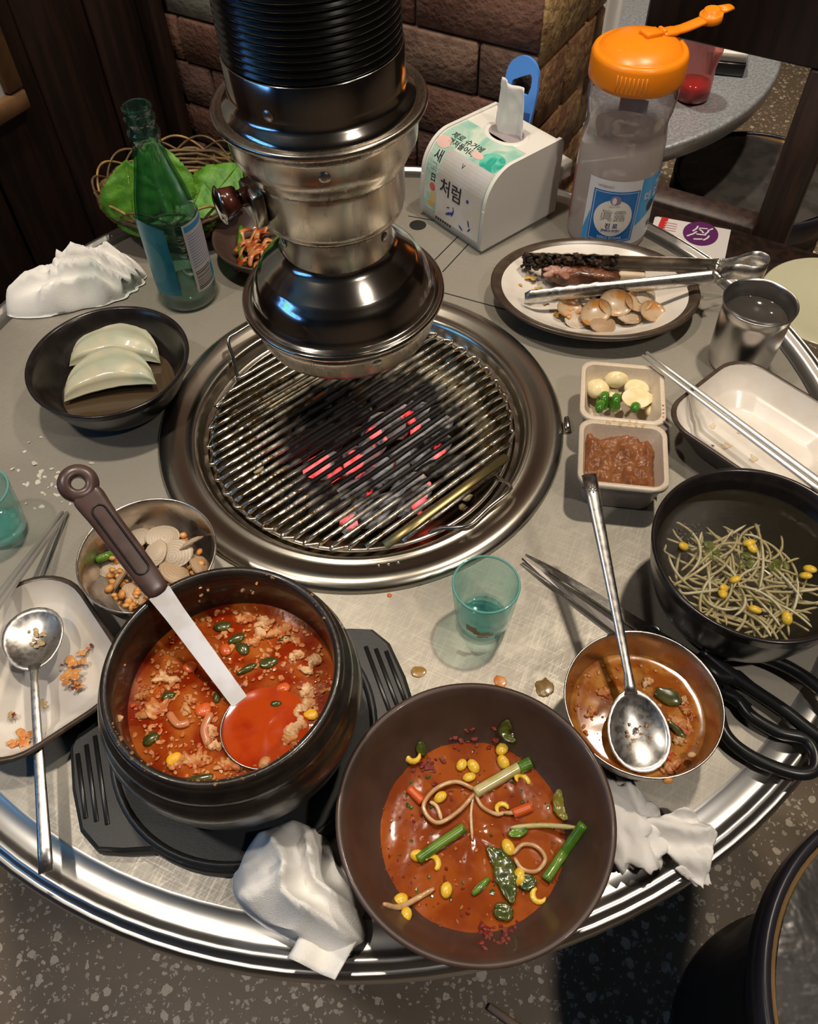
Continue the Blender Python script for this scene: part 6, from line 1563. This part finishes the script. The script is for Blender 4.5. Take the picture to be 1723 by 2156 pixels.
# bench under the opening with a flyer and a cream plate
bn = thing('bench', 'low dark timber bench beside the table under the partition opening', 'bench', (PEND.x, PEND.y, -TH), (0, 0, ar))
me('bench_top', box(50, 14, 2.4, .3, 1, (30, -8.5, TH-14.2)), 'wood', bn)
for sx in (8, 52):
    for sy in (-13, -4): me('leg', box(3, 3, TH-15.4, .2, 1, (sx, sy, (TH-15.4)/2)), 'wood', bn)
zf = -12.7
f0, f1, f2 = at(1380, 455, zf), at(1535, 483, zf), at(1512, 550, zf)
fx = (f1-f0).normalized(); fyv = Vector((0, 0, 1)).cross(fx)
fw = (f1-f0).length; fd = 14.0
fl = thing('flyer_stack', 'stack of white flyers with a purple round logo on the bench', 'flyer', (f0.x, f0.y, zf-.25), (0, 0, math.atan2(fx.y, fx.x)))
for k in range(3): me('sheet', box(fw, fd, .12, 0, 1, (fw/2+.15*k, -fd/2-.1*k, .06+.13*k)), M('flyer_white', (.72, .68, .66), .5) if k == 0 else bpy.data.materials['flyer_white'], fl, smooth=False)
lg = loc_of(1475, 494, zf, (f0.x, f0.y), math.atan2(fx.y, fx.x))
lgo = me('logo', ([(lg[0]+p[0], lg[1]+p[1], .46) for p in ellipse2d(2.5, 2.9, 32)[0]], ellipse2d(2.5, 2.9, 32)[1]), 'purple', fl, smooth=False)
rr = rnd(31)
for k, (x, y, a, L_) in enumerate(((-.9, .9, 1.2, 1.6), (.2, 1.3, .2, 1.2), (.8, .6, 1.3, 1.4), (-1.2, -.5, .9, 2.0), (.1, -.3, .1, 1.4), (.9, -.9, 1.1, 1.5), (-.2, -1.5, .3, 1.3), (.0, .5, 2.3, 1.1), (1.2, 1.4, .8, .8))):
    c_, s_ = math.cos(a)*L_/2, math.sin(a)*L_/2
    me('logo_stroke', tube(smooth_path([(lg[0]+x-c_, lg[1]+y-s_, .5), (lg[0]+x+.15, lg[1]+y, .5), (lg[0]+x+c_, lg[1]+y+s_, .5)], 3), .16, 6, flat=.2, up=(0, 0, 1)), 'labelwhite', lgo)
me('red_band', ([(1.0, -.2, .46), (2.0, -.2, .46), (1.6, -6, .46), (.6, -6, .46)], [(0, 1, 2, 3)]), 'red', fl, smooth=False)
for k in range(4): me('print_line', box(1.8, .18, .03, 0, 1, (lg[0]-4.4, lg[1]+1.2-.6*k, .47)), M('print_pink', (.7, .45, .45), .5) if k == 0 else bpy.data.materials['print_pink'], fl, smooth=False)
cq = at(1725, 636, -11.5)
tag(me('cream_plate', lathe([(0, .2), (5, .2), (5.3, 0), (6, .3), (9.2, 1.6), (9.3, 1.75), (9.1, 1.8), (6.2, .8), (0, .6)], 64), M('cream_glaze', (.62, .60, .42), .15, coat=.6), loc=(cq.x+1.5, cq.y-.6, -12.8)), 'cream glazed plate on the bench behind the steel cup', 'plate')

# ---- spills on the tabletop and crumbs
MT['spill'] = M('brown_spill', (.34, .19, .05), .18, col2=(.45, .28, .10), scale=90, coat=.5)
for i, (px, py, r, mt, w) in enumerate(((882, 1415, .62, 'spill', 'small brown sauce drop right of the pot tray'), (1147, 1450, .85, 'spill', 'larger brown sauce drop left of the small steel bowl'), (1055, 1436, .55, 'smear', 'orange sauce spot at the edge of the brown bowl'), (821, 1254, .2, 'carrot', 'tiny red chili speck in front of the grill ring'))):
    q = at(px, py, 0); tag(me('sauce_spill', blob(r, r*.85, .06, .35, 1.2, i+3, 3), mt, loc=(q.x, q.y, .04), rot=(0, 0, i)), w, 'spill', 'sauce spills on the tabletop')
# dried water marks near the left glass
def wm(r): p = at(95+r.gauss(0, 45), 1010+r.gauss(0, 50), 0); return (p.x, p.y, .02)
tag(bits(34, wm, .28, M('dried_residue', (.70, .66, .56), .5), 19, 'dried_residue', None, .12, .5), 'pale dried residue flakes on the steel near the left shot glass', 'residue', kind='stuff')
# copper coloured stick on the floor at the bottom edge
a, b = at(1030, 2118, -TH+1), at(1110, 2175, -TH+1)
a = Vector((a.x, a.y, -TH+.6)); b = Vector((b.x, b.y, -TH+.6))
tag(me('floor_stick', tube([a, a+(b-a).normalized()*18], [.5, .8], 8), M('copper_stick', (.60, .38, .26), .4)), 'thin pale copper stick lying on the floor at the bottom edge', 'stick')
